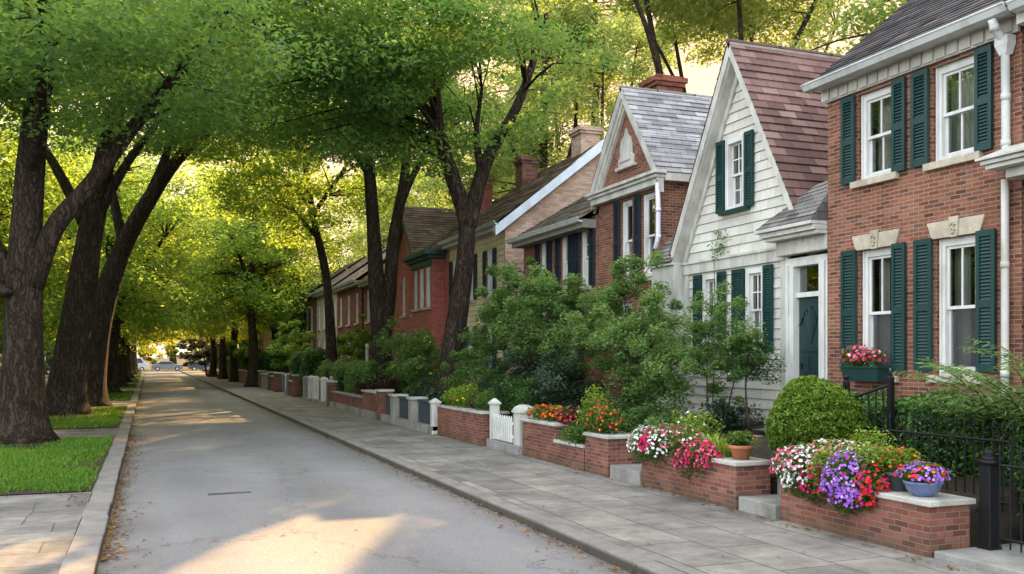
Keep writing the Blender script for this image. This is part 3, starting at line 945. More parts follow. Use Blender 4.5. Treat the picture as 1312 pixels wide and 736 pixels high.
def chimney(par, x0, x1, y0, y1, z0, z1, mat='brick2', pots=0):
    mb = MB()
    mb.box(x0, x1, y0, y1, z0, z1 - .24)
    mb.box(x0 - .05, x1 + .05, y0 - .05, y1 + .05, z1 - .24, z1 - .15)
    mb.box(x0 - .09, x1 + .09, y0 - .09, y1 + .09, z1 - .15, z1 - .04)
    mb.box(x0 - .03, x1 + .03, y0 - .03, y1 + .03, z1 - .04, z1)
    c = mb.build('chimney', M[mat], par)
    for k in range(pots):
        p = MB()
        p.lathe((x0 + x1) / 2, y0 + (y1 - y0) * (k + .5) / pots, [(.1, z1), (.09, z1 + .25), (.11, z1 + .28), (.1, z1 + .3)], 10)
        p.build('chimney_pot', M['terracotta'], c, True)
    return c

def downspout(par, pts, mat='gutter', r=.045, name='downspout'):
    mb = MB()
    mb.tube(pts, r, 10)
    for p in pts[1:-1]:
        mb.lathe(p[0], p[1], [(r * 1.15, p[2] - .04), (r * 1.15, p[2] + .04)], 10)
    return mb.build(name, M[mat], par, True)

def gutter(par, X, y0, y1, z, mat='gutter'):
    mb = MB()
    pr = [(0, 0), (-.1, .02), (-.135, .09), (-.15, .1), (-.15, .12), (-.12, .12), (-.11, .06), (0, .05)]
    mb.prism([(X + a, y0, z + b) for a, b in pr], (0, y1 - y0, 0))
    return mb.build('gutter', M[mat], par)

# ================================================================== BRICK HOUSE WITH GREEN SHUTTERS (nearest)
X = 9.6
h = thing('brick_house', 'red brick house with four dark green shuttered windows and stone lintels, nearest the camera', 'house', (X, 9.8, .6))
W_UL, W_UR = (10.14, 10.86, 4.45, 5.70), (8.76, 9.48, 4.45, 5.70)
W_LL, W_LR = (10.14, 10.83, 1.65, 3.44), (8.74, 9.42, 1.67, 3.44)
mb = MB()
wall(mb, X, 8.12, 11.5, .3, 5.74, [W_UL, W_UR, W_LL, W_LR])
RX, RZ = 13.5, 9.35
gable_end(mb, 11.5, X, 17.4, RX, 5.95, RZ - .1, .3)
gable_end(mb, 8.12, X, 17.4, RX, 5.95, RZ - .1, .3)
mb.face([(17.4, 8.12, .3), (17.4, 11.5, .3), (17.4, 11.5, 5.95), (17.4, 8.12, 5.95)])
mb.build('wall', M['brick'], h)
mb = MB()
sl = (RZ - 5.98) / (RX - 9.28)
roof_patch(mb, (9.27, 8.05, 5.97), (9.27, 11.6, 5.97), (RX, 11.6, RZ), (RX, 8.05, RZ), .12)
roof_patch(mb, (17.7, 8.05, 5.97), (17.7, 11.6, 5.97), (RX, 11.6, RZ), (RX, 8.05, RZ), .12)
rf = mb.build('roof', M['roof_dark'], h)
mb = MB()
slab(mb, (9.3, 8.06, 5.975), (9.3, 11.58, 5.975), (RX, 11.58, RZ - .012), (RX, 8.06, RZ - .012), .09)
mb.build('roof_edge', M['white'], h)
# frieze of square blocks under the gutter
mb = MB()
mb.box(X - .05, X - .003, 8.13, 11.53, 5.745, 5.965)
y = 8.2
while y < 11.45:
    mb.box(X - .075, X - .052, y, y + .16, 5.765, 5.925); y += .2
mb.box(9.33, X - .052, 8.13, 11.56, 5.93, 5.962)
mb.build('frieze', M['white'], h, False, .004)
gutter(h, 9.36, 8.05, 11.64, 5.9)
for wnd, low in ((W_UL, 0), (W_UR, 0), (W_LL, 1), (W_LR, 1)):
    window(h, X, *wnd, upper=(2, 1) if low else (2, 1), lower=(1, 1) if low else (2, 1), sill='stone', lintel=bool(low), curtain=.26 if low else .38, rec=.07, case=.1, screen=bool(low))
for y0, y1, z0, z1 in ((10.88, 11.15, 4.44, 5.71), (9.9, 10.14, 4.44, 5.71), (9.5, 9.79, 4.44, 5.71), (8.5, 8.75, 4.44, 5.71),
                       (10.85, 11.15, 1.7, 3.46), (9.9, 10.14, 1.7, 3.46), (9.44, 9.74, 1.72, 3.46), (8.45, 8.73, 1.72, 3.46)):
    shutter(h, X, y0, y1, z0, z1)
mb = MB()
mb.box(9.44, 9.58, 8.18, 8.36, 5.62, 5.72); mb.hexa([(9.47, 8.22, 5.5), (9.57, 8.22, 5.5), (9.57, 8.32, 5.5), (9.47, 8.32, 5.5), (9.44, 8.18, 5.62), (9.58, 8.18, 5.62), (9.58, 8.36, 5.62), (9.44, 8.36, 5.62)])
mb.build('leader_head', M['gutter'], h)
downspout(h, [(9.3, 8.27, 5.9), (9.34, 8.27, 5.8), (9.51, 8.27, 5.66), (9.52, 8.27, 5.0), (9.52, 8.27, 4.45), (9.5, 8.25, 4.32), (9.42, 8.22, 4.25)], 'gutter', .05)
downspout(h, [(9.52, 8.28, 4.02), (9.52, 8.28, 3.0), (9.52, 8.28, 1.7), (9.52, 8.28, .7)], 'white', .045)

# neighbouring house at the right edge
n = thing('neighbour_house', 'red brick house at the right edge with a white moulded hood beside the downspout', 'house', (9.62, 5.5, .6))
mb = MB()
wall(mb, 9.63, 2.2, 8.1, .3, 5.76, [(6.35, 7.25, .9, 3.3), (4.0, 4.8, 1.7, 3.4), (6.4, 7.1, 4.4, 5.7), (4.0, 4.7, 4.4, 5.7)])
gable_end(mb, 8.1, 9.63, 17.4, 13.5, 5.95, 9.2, .3); gable_end(mb, 2.2, 9.63, 17.4, 13.5, 5.95, 9.2, .3)
mb.face([(17.4, 2.2, .3), (17.4, 8.1, .3), (17.4, 8.1, 5.95), (17.4, 2.2, 5.95)])
mb.build('wall', M['brick'], n)
mb = MB()
roof_patch(mb, (9.27, 2.1, 5.95), (9.27, 8.03, 5.95), (13.5, 8.03, 9.3), (13.5, 2.1, 9.3), .12)
roof_patch(mb, (17.7, 2.1, 5.95), (17.7, 8.03, 5.95), (13.5, 8.03, 9.3), (13.5, 2.1, 9.3), .12)
mb.build('roof', M['roof_dark'], n)
mb = MB(); mb.box(9.4, 9.62, 2.2, 8.02, 5.765, 5.93); mb.build('frieze', M['white'], n)
gutter(n, 9.36, 2.1, 8.0, 5.88)
for wd in ((4.0, 4.8, 1.7, 3.4), (6.4, 7.1, 4.4, 5.7), (4.0, 4.7, 4.4, 5.7)):
    window(n, 9.63, *wd, curtain=.2)
mb = MB()
mb.box(9.16, 9.62, 6.0, 8.24, 4.1, 4.15); mb.box(9.12, 9.62, 5.96, 8.28, 4.153, 4.2); mb.box(9.08, 9.62, 5.92, 8.32, 4.203, 4.235)
mb.hexa([(9.1, 5.94, 4.237), (9.62, 5.94, 4.237), (9.62, 8.3, 4.237), (9.1, 8.3, 4.237), (9.5, 6.1, 4.4), (9.62, 6.1, 4.4), (9.62, 8.2, 4.4), (9.5, 8.2, 4.4)])
mb.box(9.32, 9.62, 6.1, 8.1, 3.99, 4.097)
mb.build('door_hood', M['white'], n, False, .006)
mb = MB(); mb.box(9.7, 9.76, 6.4, 7.2, .9, 3.25); mb.box(9.685, 9.699, 6.5, 6.78, 1.1, 2.0); mb.box(9.685, 9.699, 6.84, 7.1, 1.1, 2.0)
mb.box(9.685, 9.699, 6.5, 6.78, 2.15, 3.1); mb.box(9.685, 9.699, 6.84, 7.1, 2.15, 3.1)
mb.build('door', M['door'], n)
mb = MB(); mb.box(9.55, 9.75, 6.2, 6.38, .82, 3.5); mb.box(9.55, 9.75, 7.22, 7.4, .82, 3.5); mb.box(9.55, 9.75, 6.382, 7.218, 3.26, 3.5)
mb.build('door_frame', M['white_new'], n, False, .006)
mb = MB(); mb.box(9.1, 9.62, 6.1, 7.5, .4, .84); mb.box(8.8, 9.098, 6.1, 7.5, .4, .64); mb.build('doorstep', M['step'], n, False, .01)

# ================================================================== WHITE CLAPBOARD HOUSE
X = 9.8
h = thing('clapboard_house', 'white shingled house with steep gable, rose brown roof and teal front door', 'house', (X, 14.0, .6))
AY, AZ, HW, EZ = 13.98, 7.36, 1.82, 4.1
sl = (AZ - EZ) / HW
GW = (13.84, 14.42, 4.55, 5.82)
L1, L2 = (14.68, 15.18, 2.02, 3.44), (13.3, 13.82, 2.02, 3.44)
DR = (11.84, 12.5, .82, 3.42)
mb = MB()
clap(mb, X, lambda z: 11.5, lambda z: 15.82, .62, 3.5, [L1, L2, DR])
clap(mb, X, lambda z: 12.16 if z < EZ else AY - (AZ - z) / sl + .02, lambda z: 15.82 if z < EZ else AY + (AZ - z) / sl - .02, 3.72, AZ - .02, [GW])
mb.build('wall', M['clap'], h)
mb = MB()
mb.face([(X, 15.81, .3), (16, 15.81, .3), (16, 15.81, 4.1), (X, 15.81, 4.1)]); mb.face([(16, 11.5, .3), (16, 15.81, .3), (16, 15.81, 4.1), (16, AY, AZ), (16, 12.2, 4.1), (16, 11.5, 4.1)])
mb.face([(X, 12.2, 3.5), (16, 12.2, 3.5), (16, 12.2, 4.1), (X, 12.2, 4.1)])
mb.face([(X + .03, 11.5, 3.5), (16, 11.5, 3.5), (16, 12.4, 4.0), (X + .03, 12.4, 4.0)])
mb.box(X - .012, X + .3, 11.5, 15.8, .3, .62)
mb.build('side_wall', M['white'], h)
mb = MB()
roof_patch(mb, (9.5, 11.98, AZ + .1 - (AY - 11.98) * sl), (16.2, 11.98, AZ + .1 - (AY - 11.98) * sl), (16.2, AY, AZ + .1), (9.5, AY, AZ + .1), .17, .02)
roof_patch(mb, (9.5, 15.98, AZ + .1 - (15.98 - AY) * sl), (16.2, 15.98, AZ + .1 - (15.98 - AY) * sl), (16.2, AY, AZ + .1), (9.5, AY, AZ + .1), .17, .02)
mb.tube([(9.48, AY, AZ + .1), (16.2, AY, AZ + .1)], .05, 8)
mb.build('roof', M['roof_rose'], h)
mb = MB()
for y in (12.0, 15.96):
    z = AZ + .1 - abs(AY - y) * sl
    slab(mb, (9.515, y, z), (16.1, y, z), (16.1, AY, AZ + .1), (9.515, AY, AZ + .1), .07)
# wide rake boards in two steps
def rake(mb, x0, x1, wd, drop):
    for y, s in ((12.06, -1), (15.94, 1)):
        z = AZ - abs(AY - y) * sl
        n = Vector((0, s * sl, 1)).normalized()
        a = Vector((x0, y, z)); b = Vector((x0, AY, AZ))
        off = Vector((0, 0, -drop)); w = Vector((0, 0, -wd))
        mb.prism([a + off, b + off, b + off + w, a + off + w], (x1 - x0, 0, 0))
rake(mb, 9.52, 9.57, .17, -.02)
rake(mb, 9.573, 9.775, .16, .04)
rake(mb, 9.74, 9.778, .36, .04)
mb.build('rake_board', M['white'], h)
window(h, X, *GW, upper=(2, 2), lower=(2, 2), sill=None, curtain=.3, rec=.0, proud=.05)
mb = MB(); mb.box(X - .12, X - .03, 13.7, 14.56, 4.48, 4.545); mb.build('sill', M['shutter'], h)
shutter(h, X - .02, 14.44, 14.7, 4.53, 5.84); shutter(h, X - .02, 13.58, 13.82, 4.53, 5.84)
for wd in (L1, L2):
    window(h, X, *wd, upper=(2, 2), lower=(2, 2), sill='white', curtain=.3, rec=-.01, proud=.03)
for a, b in ((15.2, 15.47), (14.42, 14.66), (13.84, 14.2), (13.04, 13.28)):
    shutter(h, X - .02, a, b, 2.0, 3.46, 'shutter')
mb = MB()
mb.box(X - .07, X - .02, 12.62, 15.84, 3.5, 3.715); mb.box(X - .1, X - .073, 12.6, 15.86, 3.69, 3.73)
mb.box(X - .05, X - .022, 15.7, 15.84, .62, 3.497); mb.box(X - .05, X - .022, 12.72, 12.84, .62, 3.497)
mb.build('trim_board', M['white'], h)
# front door in its panelled surround
mb = MB()
mb.box(X - .08, X + .12, 11.66, 11.86, .8, 3.5); mb.box(X - .08, X + .12, 12.48, 12.68, .8, 3.5)
mb.box(X - .08, X + .12, 11.862, 12.478, 3.36, 3.5)
mb.box(X - .05, X - .02, 11.52, 11.657, .8, 3.5)
mb.box(X - .11, X - .083, 11.7, 11.76, .8, 3.4); mb.box(X - .11, X - .083, 12.58, 12.64, .8, 3.4)
mb.box(X - .02, X + .1, 11.862, 12.478, 2.86, 2.94)
mb.build('door_frame', M['white_new'], h, False, .006)
mb = MB()
dx = X + .04
mb.box(dx, dx + .05, 11.87, 12.47, .85, 2.855)
for a, b, c, d in ((11.95, 12.14, .98, 1.5), (12.2, 12.39, .98, 1.5), (11.95, 12.14, 1.62, 1.95), (12.2, 12.39, 1.62, 1.95)):
    mb.box(dx - .012, dx - .001, a, b, c, d)
    mb.box(dx - .02, dx - .013, a + .03, b - .03, c + .03, d - .03)
mb.box(dx - .016, dx - .001, 11.95, 12.39, 1.99, 2.04)
# carved spray of leaves on the upper panel
for k in range(-3, 4):
    a = k * .33
    p0 = Vector((dx - .012, 12.17, 2.12))
    p1 = p0 + Vector((0, math.sin(a) * .2, .28 + .3 * math.cos(a)))
    p2 = p1 + Vector((0, math.sin(a) * .09 + .03 * (1 if k > 0 else -1), -.05 * abs(k)))
    mb.tube(spline([p0, p0.lerp(p1, .5) + Vector((0, math.sin(a) * .02, .05)), p1, p2], .06), [.006 + .012 * math.sin(3.1 * t / 20) for t in range(len(spline([p0, p0.lerp(p1, .5) + Vector((0, math.sin(a) * .02, .05)), p1, p2], .06)))], 6)
d = mb.build('front_door', M['door'], h, False)
k = MB(); k.lathe(dx - .03, 12.38, [(.006, 1.74), (.024, 1.755), (.026, 1.775), (.006, 1.79)], 10); k.box(dx - .02, dx - .001, 12.36, 12.4, 1.7, 1.82); k.build('door_knob', M['iron'], d)
mb = MB(); mb.face([(X + .06, 12.47, 2.95), (X + .06, 11.87, 2.95), (X + .06, 11.87, 3.35), (X + .06, 12.47, 3.35)])
mb.build('transom_pane', M['glass'], h)
# little hipped slate roof over the door, with stepped white cornice
mb = MB()
roof_patch(mb, (9.32, 11.53, 3.98), (9.32, 12.92, 3.98), (9.82, 12.0, 4.62), (9.82, 11.53, 4.66), .11)
roof_patch(mb, (9.32, 12.92, 3.98), (9.82, 12.96, 3.98), (9.82, 12.02, 4.62), (9.82, 12.0, 4.62), .11)
mb.face([(9.32, 11.53, 3.98), (9.82, 11.53, 4.66), (9.82, 11.53, 3.98)], [(0, 0), (.5, .6), (.5, 0)])
mb.build('porch_roof', M['roof_porch'], h)
mb = MB()
mb.box(9.3, X, 11.53, 12.94, 3.92, 3.975); mb.box(9.36, X, 11.53, 12.88, 3.84, 3.917); mb.box(9.42, X, 11.53, 12.82, 3.78, 3.837); mb.box(9.6, X, 11.53, 12.76, 3.55, 3.777)
mb.build('porch_cornice', M['white'], h, False, .006)
mb = MB()   # lean-to at the far side
roof_patch(mb, (9.45, 15.86, 3.75), (9.45, 16.78, 3.75), (9.98, 16.73, 4.35), (9.98, 15.86, 4.35), .11)
mb.build('lean_to_roof', M['roof_porch'], h)
mb = MB(); mb.box(9.55, 9.98, 15.87, 16.74, .3, 3.7); mb.box(9.48, 9.98, 15.865, 16.76, 3.703, 3.745); mb.build('lean_to', M['white'], h)
mb = MB(); mb.box(9.25, 9.78, 11.75, 12.6, .5, .8); mb.box(8.95, 9.245, 11.7, 12.65, .5, .66); mb.build('doorstep', M['step'], h, False, .01)

# ================================================================== GABLED BRICK HOUSE WITH SLATE ROOF
X = 9.8
h = thing('gabled_brick_house', 'brick house with white pediment gable, carved crest and violet grey slate roof', 'house', (X, 18.2, .6))
AY, AZ, HW, EZ = 18.2, 7.72, 1.5, 5.72
sl = (AZ - EZ) / HW
w1, w2 = (18.02, 18.52, 3.6, 5.35), (17.05, 17.58, 3.6, 5.35)
lw1, lw2 = (18.02, 18.55, 1.5, 3.1), (17.05, 17.58, 1.5, 3.1)
mb = MB()
wall(mb, X, 16.76, 19.64, .3, 5.55, [w1, w2, lw1, lw2])
mb.face([(X, 16.76, .3), (X, 16.76, 5.72), (15.5, 16.76, 5.72), (15.5, 16.76, .3)]); mb.face([(X, 19.64, .3), (15.5, 19.64, .3), (15.5, 19.64, 5.72), (X, 19.64, 5.72)])
mb.face([(15.5, 16.76, .3), (15.5, 16.76, 5.72), (15.5, AY, AZ), (15.5, 19.64, 5.72), (15.5, 19.64, .3)])
mb.face([(X - .02, 16.9, 5.7), (X - .02, 19.5, 5.7), (X - .02, AY, AZ - .12)])
mb.build('wall', M['brick'], h)
mb = MB()
for y, s in ((16.6, 1), (19.8, -1)):
    z = AZ + .08 - abs(AY - y) * sl
    roof_patch(mb, (9.6, y, z), (15.6, y, z), (15.6, AY, AZ + .08), (9.6, AY, AZ + .08), .15)
mb.tube([(9.59, AY, AZ + .08), (15.6, AY, AZ + .08)], .04, 8)
mb.build('roof', M['roof_slate'], h)
mb = MB()
for y in (16.62, 19.78):
    z = AZ + .08 - abs(AY - y) * sl
    slab(mb, (9.61, y, z), (15.5, y, z), (15.5, AY, AZ + .08), (9.61, AY, AZ + .08), .07)
for x0, x1, wd, dr in ((9.615, 9.66, .15, 0), (9.663, 9.7, .24, .05), (9.703, 9.775, .3, .08)):
    for y in (16.64, 19.76):
        z = AZ - abs(AY - y) * sl
        a, b = Vector((x0, y, z - dr)), Vector((x0, AY, AZ - dr)); w = Vector((0, 0, -wd))
        mb.prism([a, b, b + w, a + w], (x1 - x0, 0, 0))
mb.build('raking_cornice', M['white'], h)
mb = MB()
mb.box(9.62, X - .003, 16.7, 19.7, 5.42, 5.555); mb.box(9.57, X, 16.62, 19.78, 5.558, 5.63); mb.box(9.52, X, 16.56, 19.84, 5.633, 5.7)
mb.box(X, 15.5, 16.6, 16.755, 5.5, 5.66)
mb.build('cornice', M['white'], h, False, .008)
mb = MB()
prof = [(-.34, 0), (.34, 0), (.36, .16), (.27, .22), (.27, .42), (.2, .58), (.09, .66), (0, .82), (-.09, .66), (-.2, .58), (-.27, .42), (-.27, .22), (-.36, .16)]
mb.prism([(X - .07, AY + a, 6.1 + b) for a, b in prof], (.045, 0, 0))
mb.prism([(X - .095, AY + a * .7, 6.19 + b * .72) for a, b in prof], (.023, 0, 0))
mb.box(X - .11, X - .022, AY - .42, AY + .42, 6.03, 6.097)
mb.build('crest', M['white'], h, False, .008)
for wd in (w1, w2, lw1, lw2):
    window(h, X, *wd, upper=(1, 1), lower=(1, 1), curtain=.2, rec=.05)
for a, b in ((18.54, 18.8), (17.6, 17.86)):
    shutter(h, X, a, b, 3.6, 5.36, 'black_shutter')
chimney(h, 10.55, 11.2, 18.25, 18.85, 7.0, 8.2)
downspout(h, [(9.66, 16.7, 5.45), (9.68, 16.7, 4.9), (9.68, 16.7, 4.35), (9.6, 16.68, 4.1)], 'lilac', .05)

# ================================================================== SIDE-GABLED HOUSES
def side_gabled(name, label, X, y0, y1, eave, rx, rz, wmat, rmat, wins, trim='white', gable_mat=None, course=.15, shut=None, over=.35, clapb=False, zb=.3, base=.6,
                lower=True, wstyle=((1, 1), (1, 1)), detail=True, back=18.0, gut='gutter', ygap=.08):
    h = thing(name, label, 'house', (X, (y0 + y1) / 2, base))
    holes = [w for w in wins]
    mb = MB()
    if clapb:
        clap(mb, X, lambda z: y0, lambda z: y1, zb, eave, holes)
    else:
        wall(mb, X, y0, y1, zb, eave, holes)
    if gable_mat is None:
        gable_end(mb, y0, X, back, rx, eave, rz - .08, zb)
    gable_end(mb, y1, X, back, rx, eave, rz - .08, zb)
    mb.face([(back, y0, zb), (back, y1, zb), (back, y1, eave), (back, y0, eave)])
    mb.build('wall', M[wmat], h)
    if gable_mat is not None:
        mb = MB(); gable_end(mb, y0, X, back, rx, eave, rz - .08, zb); mb.build('end_wall', M[gable_mat], h)
    sl = (rz - eave) / (rx - X)
    ez = eave - over * sl * .35
    mb = MB()
    roof_patch(mb, (X - over, y0 - ygap, ez), (X - over, y1 + .05, ez), (rx, y1 + .05, rz), (rx, y0 - ygap, rz), course, .02, 1.6)
    roof_patch(mb, (back + over, y0 - ygap, ez), (back + over, y1 + .05, ez), (rx, y1 + .05, rz), (rx, y0 - ygap, rz), course * 2, .02, 4)
    mb.build('roof', M[rmat], h)
    mb = MB()
    mb.box(X - over + .06, X - .003, y0, y1, eave - .3, eave - .1)
    mb.build('fascia', M[trim], h)
    if gut:
        gutter(h, X - over + .03, y0 - ygap, y1 + .05, ez - .1, gut)
    for w in wins:
        window(h, X, *w, upper=wstyle[0], lower=wstyle[1], curtain=.22 if detail else 0, rec=.05, proud=.04 if clapb else 0)
        if shut:
            sw = .26
            shutter(h, X - (.02 if clapb else 0), w[1] + .02, w[1] + .02 + sw, w[2], w[3], shut); shutter(h, X - (.02 if clapb else 0), w[0] - .02 - sw, w[0] - .02, w[2], w[3], shut)
    return h

h = side_gabled('low_brick_house', 'lower brick house with black shutters and mossy grey roof beside the pediment gable', 9.75, 19.68, 24.2, 5.22, 12.7, 7.15, 'brick', 'roof_grey',
                [(21.16, 21.66, 3.6, 5.02), (19.98, 20.5, 3.6, 5.02), (22.5, 23.0, 3.6, 5.02), (20.6, 21.2, 1.5, 3.1), (22.4, 23.0, 1.5, 3.1)], shut='black_shutter', over=.42, wstyle=((2, 2), (2, 2)), trim='plaster')
h = side_gabled('yellow_house', 'pale yellow house with pink brick end wall, blue white rake and two chimneys', 9.8, 25.8, 31.2, 5.95, 12.95, 8.5, 'yellow_clap', 'roof_brown',
                [(28.5, 29.1, 3.75, 5.2), (26.7, 27.3, 3.75, 5.2), (30.2, 30.8, 3.75, 5.2), (28.5, 29.1, 1.3, 2.9), (30.2, 30.8, 1.3, 2.9), (26.7, 27.3, 1.3, 2.9)],
                gable_mat='pink_brick', shut='black_shutter', clapb=True, ygap=.3)
chimney(h, 12.6, 13.25, 26.5, 27.2, 7.6, 9.15, 'pink_brick')
chimney(h, 11.75, 12.3, 29.3, 29.9, 7.0, 8.7, 'brown_brick')
mb = MB()
for x0, y0_, wd in ((9.4, 25.5, .3), (9.42, 25.57, .2)):
    a, b = Vector((x0, y0_, 5.74)), Vector((12.95, y0_, 8.55)); w = Vector((0, 0, -wd))
    mb.prism([a, b, b + w, a + w], (0, .065 if wd > .25 else .2, 0))
    c = Vector((16.2, y0_, 5.9))
    mb.prism([b, c, c + w, b + w], (0, .065 if wd > .25 else .2, 0))
mb.build('rake_board', M['blue_white'], h)

# red house with front gable and green bay cornice
X = 9.8
h = thing('red_house', 'dark red painted house with front gable and bay under a green cornice', 'house', (X, 35.2, .6))
mb = MB()
rw = [(37.3, 37.9, 3.6, 5.2), (35.7, 36.3, 3.6, 5.2), (37.2, 38.0, 1.2, 2.9), (35.5, 36.3, 1.2, 2.9)]
wall(mb, X, 31.25, 39.2, .3, 5.75, rw)
mb.face([(X, 35.1, 5.75), (X, 39.1, 5.75), (X, 37.1, 7.95)])
mb.face([(X, 31.25, .3), (18, 31.25, .3), (18, 31.25, 5.75), (X, 31.25, 5.75)]); mb.face([(X, 39.2, .3), (18, 39.2, .3), (18, 39.2, 5.75), (X, 39.2, 5.75)])
mb.face([(18, 31.25, .3), (18, 39.2, .3), (18, 39.2, 5.75), (18, 31.25, 5.75)])
by0, by1, bx = 31.9, 34.6, 9.35
bw = [(32.1, 32.75, 3.7, 5.15), (32.95, 33.6, 3.7, 5.15), (33.8, 34.4, 3.7, 5.15)]
wall(mb, bx, by0, by1, .3, 5.4, bw, .2)
mb.face([(bx, by0, .3), (X, by0, .3), (X, by0, 5.4), (bx, by0, 5.4)]); mb.face([(bx, by1, .3), (bx, by1, 5.4), (X, by1, 5.4), (X, by1, .3)])
mb.build('wall', M['red_wall'], h)
mb = MB()
for y in (34.9, 39.3):
    z = 8.05 - abs(37.1 - y) * 1.1
    roof_patch(mb, (9.5, y, z), (14, y, z), (14, 37.1, 8.05), (9.5, 37.1, 8.05), .15)
roof_patch(mb, (9.4, 31.2, 5.7), (9.4, 35.0, 5.7), (13.2, 35.0, 8.3), (13.2, 31.2, 8.3), .15, .02, 1.5)
roof_patch(mb, (9.4, 39.2, 5.7), (9.4, 39.3, 5.7), (13.2, 39.3, 8.3), (13.2, 39.2, 8.3), .3)
roof_patch(mb, (13.2, 31.2, 8.3), (13.2, 39.3, 8.3), (18.2, 39.3, 5.6), (18.2, 31.2, 5.6), .3, .02, 4)
mb.build('roof', M['roof_brown'], h)
mb = MB()
mb.box(bx - .35, X - .003, by0 - .35, by1 + .3, 5.52, 5.68); mb.box(bx - .2, X - .003, by0 - .2, by1 + .15, 5.403, 5.517)
mb.box(bx - .08, bx - .003, by0 - .05, by1 + .05, 5.2, 5.4)
mb.build('bay_cornice', M['green_trim'], h)
mb = MB()
for y in (35.0, 39.2):
    z = 7.98 - abs(37.1 - y) * 1.1
    a, b = Vector((9.52, y, z)), Vector((9.52, 37.1, 7.98)); w = Vector((0, 0, -.3))
    mb.prism([a, b, b + w, a + w], (.1, 0, 0))
mb.build('rake_board', M['green_trim'], h)
for w in rw: window(h, X, *w, upper=(1, 1), lower=(1, 1), curtain=.2)
for w in bw: window(h, bx, *w, upper=(1, 1), lower=(1, 1), curtain=.3, case=.12)
chimney(h, 11.6, 12.1, 33.2, 33.8, 7.0, 8.75, 'red_wall')

# terrace continuing down the street
def terrace(name, label, y0, y1, eave, wmat, rmat, nwin, X=9.8, rx=12.8, rise=2.3, trim='white', shut=None, rows=((1.3, 3.0), (3.6, 5.1))):
    wins = []
    for i in range(nwin):
        c = y0 + (y1 - y0) * (i + .5) / nwin
        for a, b in rows:
            wins.append((c - .36, c + .36, a, b))
    return side_gabled(name, label, X, y0, y1, eave, rx, eave + rise, wmat, rmat, wins, trim, shut=shut, detail=False, course=.3)
h = terrace('terrace_house', 'brown brick terrace house just beyond the red gabled house', 39.3, 45.2, 5.6, 'brown_brick', 'roof_grey', 3); chimney(h, 12.4, 13.2, 42, 42.8, 7.4, 8.8)
h = terrace('terrace_house', 'red brick terrace house behind the leaning pavement tree', 45.3, 51.6, 5.75, 'brick2', 'roof_grey', 3, X=9.7); chimney(h, 12.4, 13.2, 48, 48.8, 7.6, 9)
h = terrace('terrace_house', 'cream terrace house with tall white windows down the street', 51.7, 58.6, 5.9, 'cream_brick', 'roof_brown', 4, X=9.75); chimney(h, 12.4, 13.2, 55, 55.8, 7.6, 9)
h = terrace('terrace_house', 'dark brick terrace house next beyond the cream one', 58.7, 66, 6.0, 'brown_brick', 'roof_dark', 4, X=9.6)
h = terrace('terrace_house', 'red brick terrace house third beyond the cream one, behind trees', 66.1, 76, 5.7, 'brick', 'roof_brown', 5)
h = terrace('terrace_house', 'pale terrace house near the far end of the street', 76.1, 88, 5.8, 'cream_brick', 'roof_grey', 5)
h = terrace('terrace_house', 'last red terrace house on the right before the junction', 88.1, 104, 5.7, 'brick2', 'roof_grey', 6)

# houses across the street on the left, glimpsed between the trunks
for lab, yc, L, wm, rm in (('tan house glimpsed left of the nearest trunk', 39, 11, 'tan', 'roof_brown'), ('pale brick house on the left behind the second trunk', 53, 12, 'pink_brick', 'roof_grey'),
                           ('brown brick house on the left far down the street', 68, 13, 'brown_brick', 'roof_dark'), ('cream house on the left beyond the others', 85, 14, 'cream_brick', 'roof_brown')):
    wins = [(yc - L / 2 + L * (i + .5) / 4 - .45, yc - L / 2 + L * (i + .5) / 4 + .45, a, b) for i in range(4) for a, b in ((1.2, 3.0), (3.9, 5.5))]
    h = side_gabled('left_side_house'.replace('left_side_', 'street_'), lab, -15.5, yc - L / 2, yc + L / 2, 6.2, -12, 8.8, wm, rm, wins, detail=False, course=.35, back=-7.0, zb=-.1, base=0)
    h.rotation_euler = (0, 0, math.pi)

# ================================================================== GARDEN WALLS AND PLANTERS
def planter(label, y0, y1, h, x0=6.82, depth=.5, caps=(), soil=True, capz=.055):
    rt = thing('brick_planter', label, 'planter', (x0 + depth / 2, (y0 + y1) / 2, 0))
    t = .2
    mb = MB()
    mb.box(x0, x0 + t, y0, y1, -.02, h); mb.box(x0 + depth - .12, x0 + depth, y0, y1, -.02, h)
    mb.box(x0 + t, x0 + depth - .12, y0, y0 + t, -.02, h); mb.box(x0 + t, x0 + depth - .12, y1 - t, y1, -.02, h)
    mb.build('wall', M['planter'], rt, False, .006)
    mb = MB(); mb.box(x0 + t + .002, x0 + depth - .122, y0 + t + .002, y1 - t - .002, -.02, h - .05); mb.build('soil', M['soil'], rt)
    for a, b in caps:
        mb = MB(); mb.box(x0 - .035, x0 + depth + .03, a, b, h + .002, h + .002 + capz); mb.build('coping', M['cap'], rt, False, .01)
    return rt
planter('nearest red brick planter beside the black gate post, spilling pink and purple petunias', 6.85, 9.08, .48, 6.9, .52, [(6.8, 7.62)])
planter('second brick planter from the camera, with a terracotta pot on its coping', 9.86, 12.26, .54, 6.82, .52, [(9.82, 10.36)])
planter('short end block of the stepped brick planter with scarlet flowers', 13.26, 14.1, .6, 6.78, .6, [(13.22, 14.14)])
planter('low middle block of the stepped brick planter', 14.11, 15.3, .38, 6.76, .6, [(14.112, 15.298)])
planter('long tall block of the stepped planter by the white gate post, with orange flowers', 15.31, 16.9, .66, 6.78, .6, [(15.312, 16.95)])
planter('brick planter beyond the white picket gate, with yellow green foliage', 18.85, 22.1, .68, 6.62, .6, [(18.8, 22.14)])

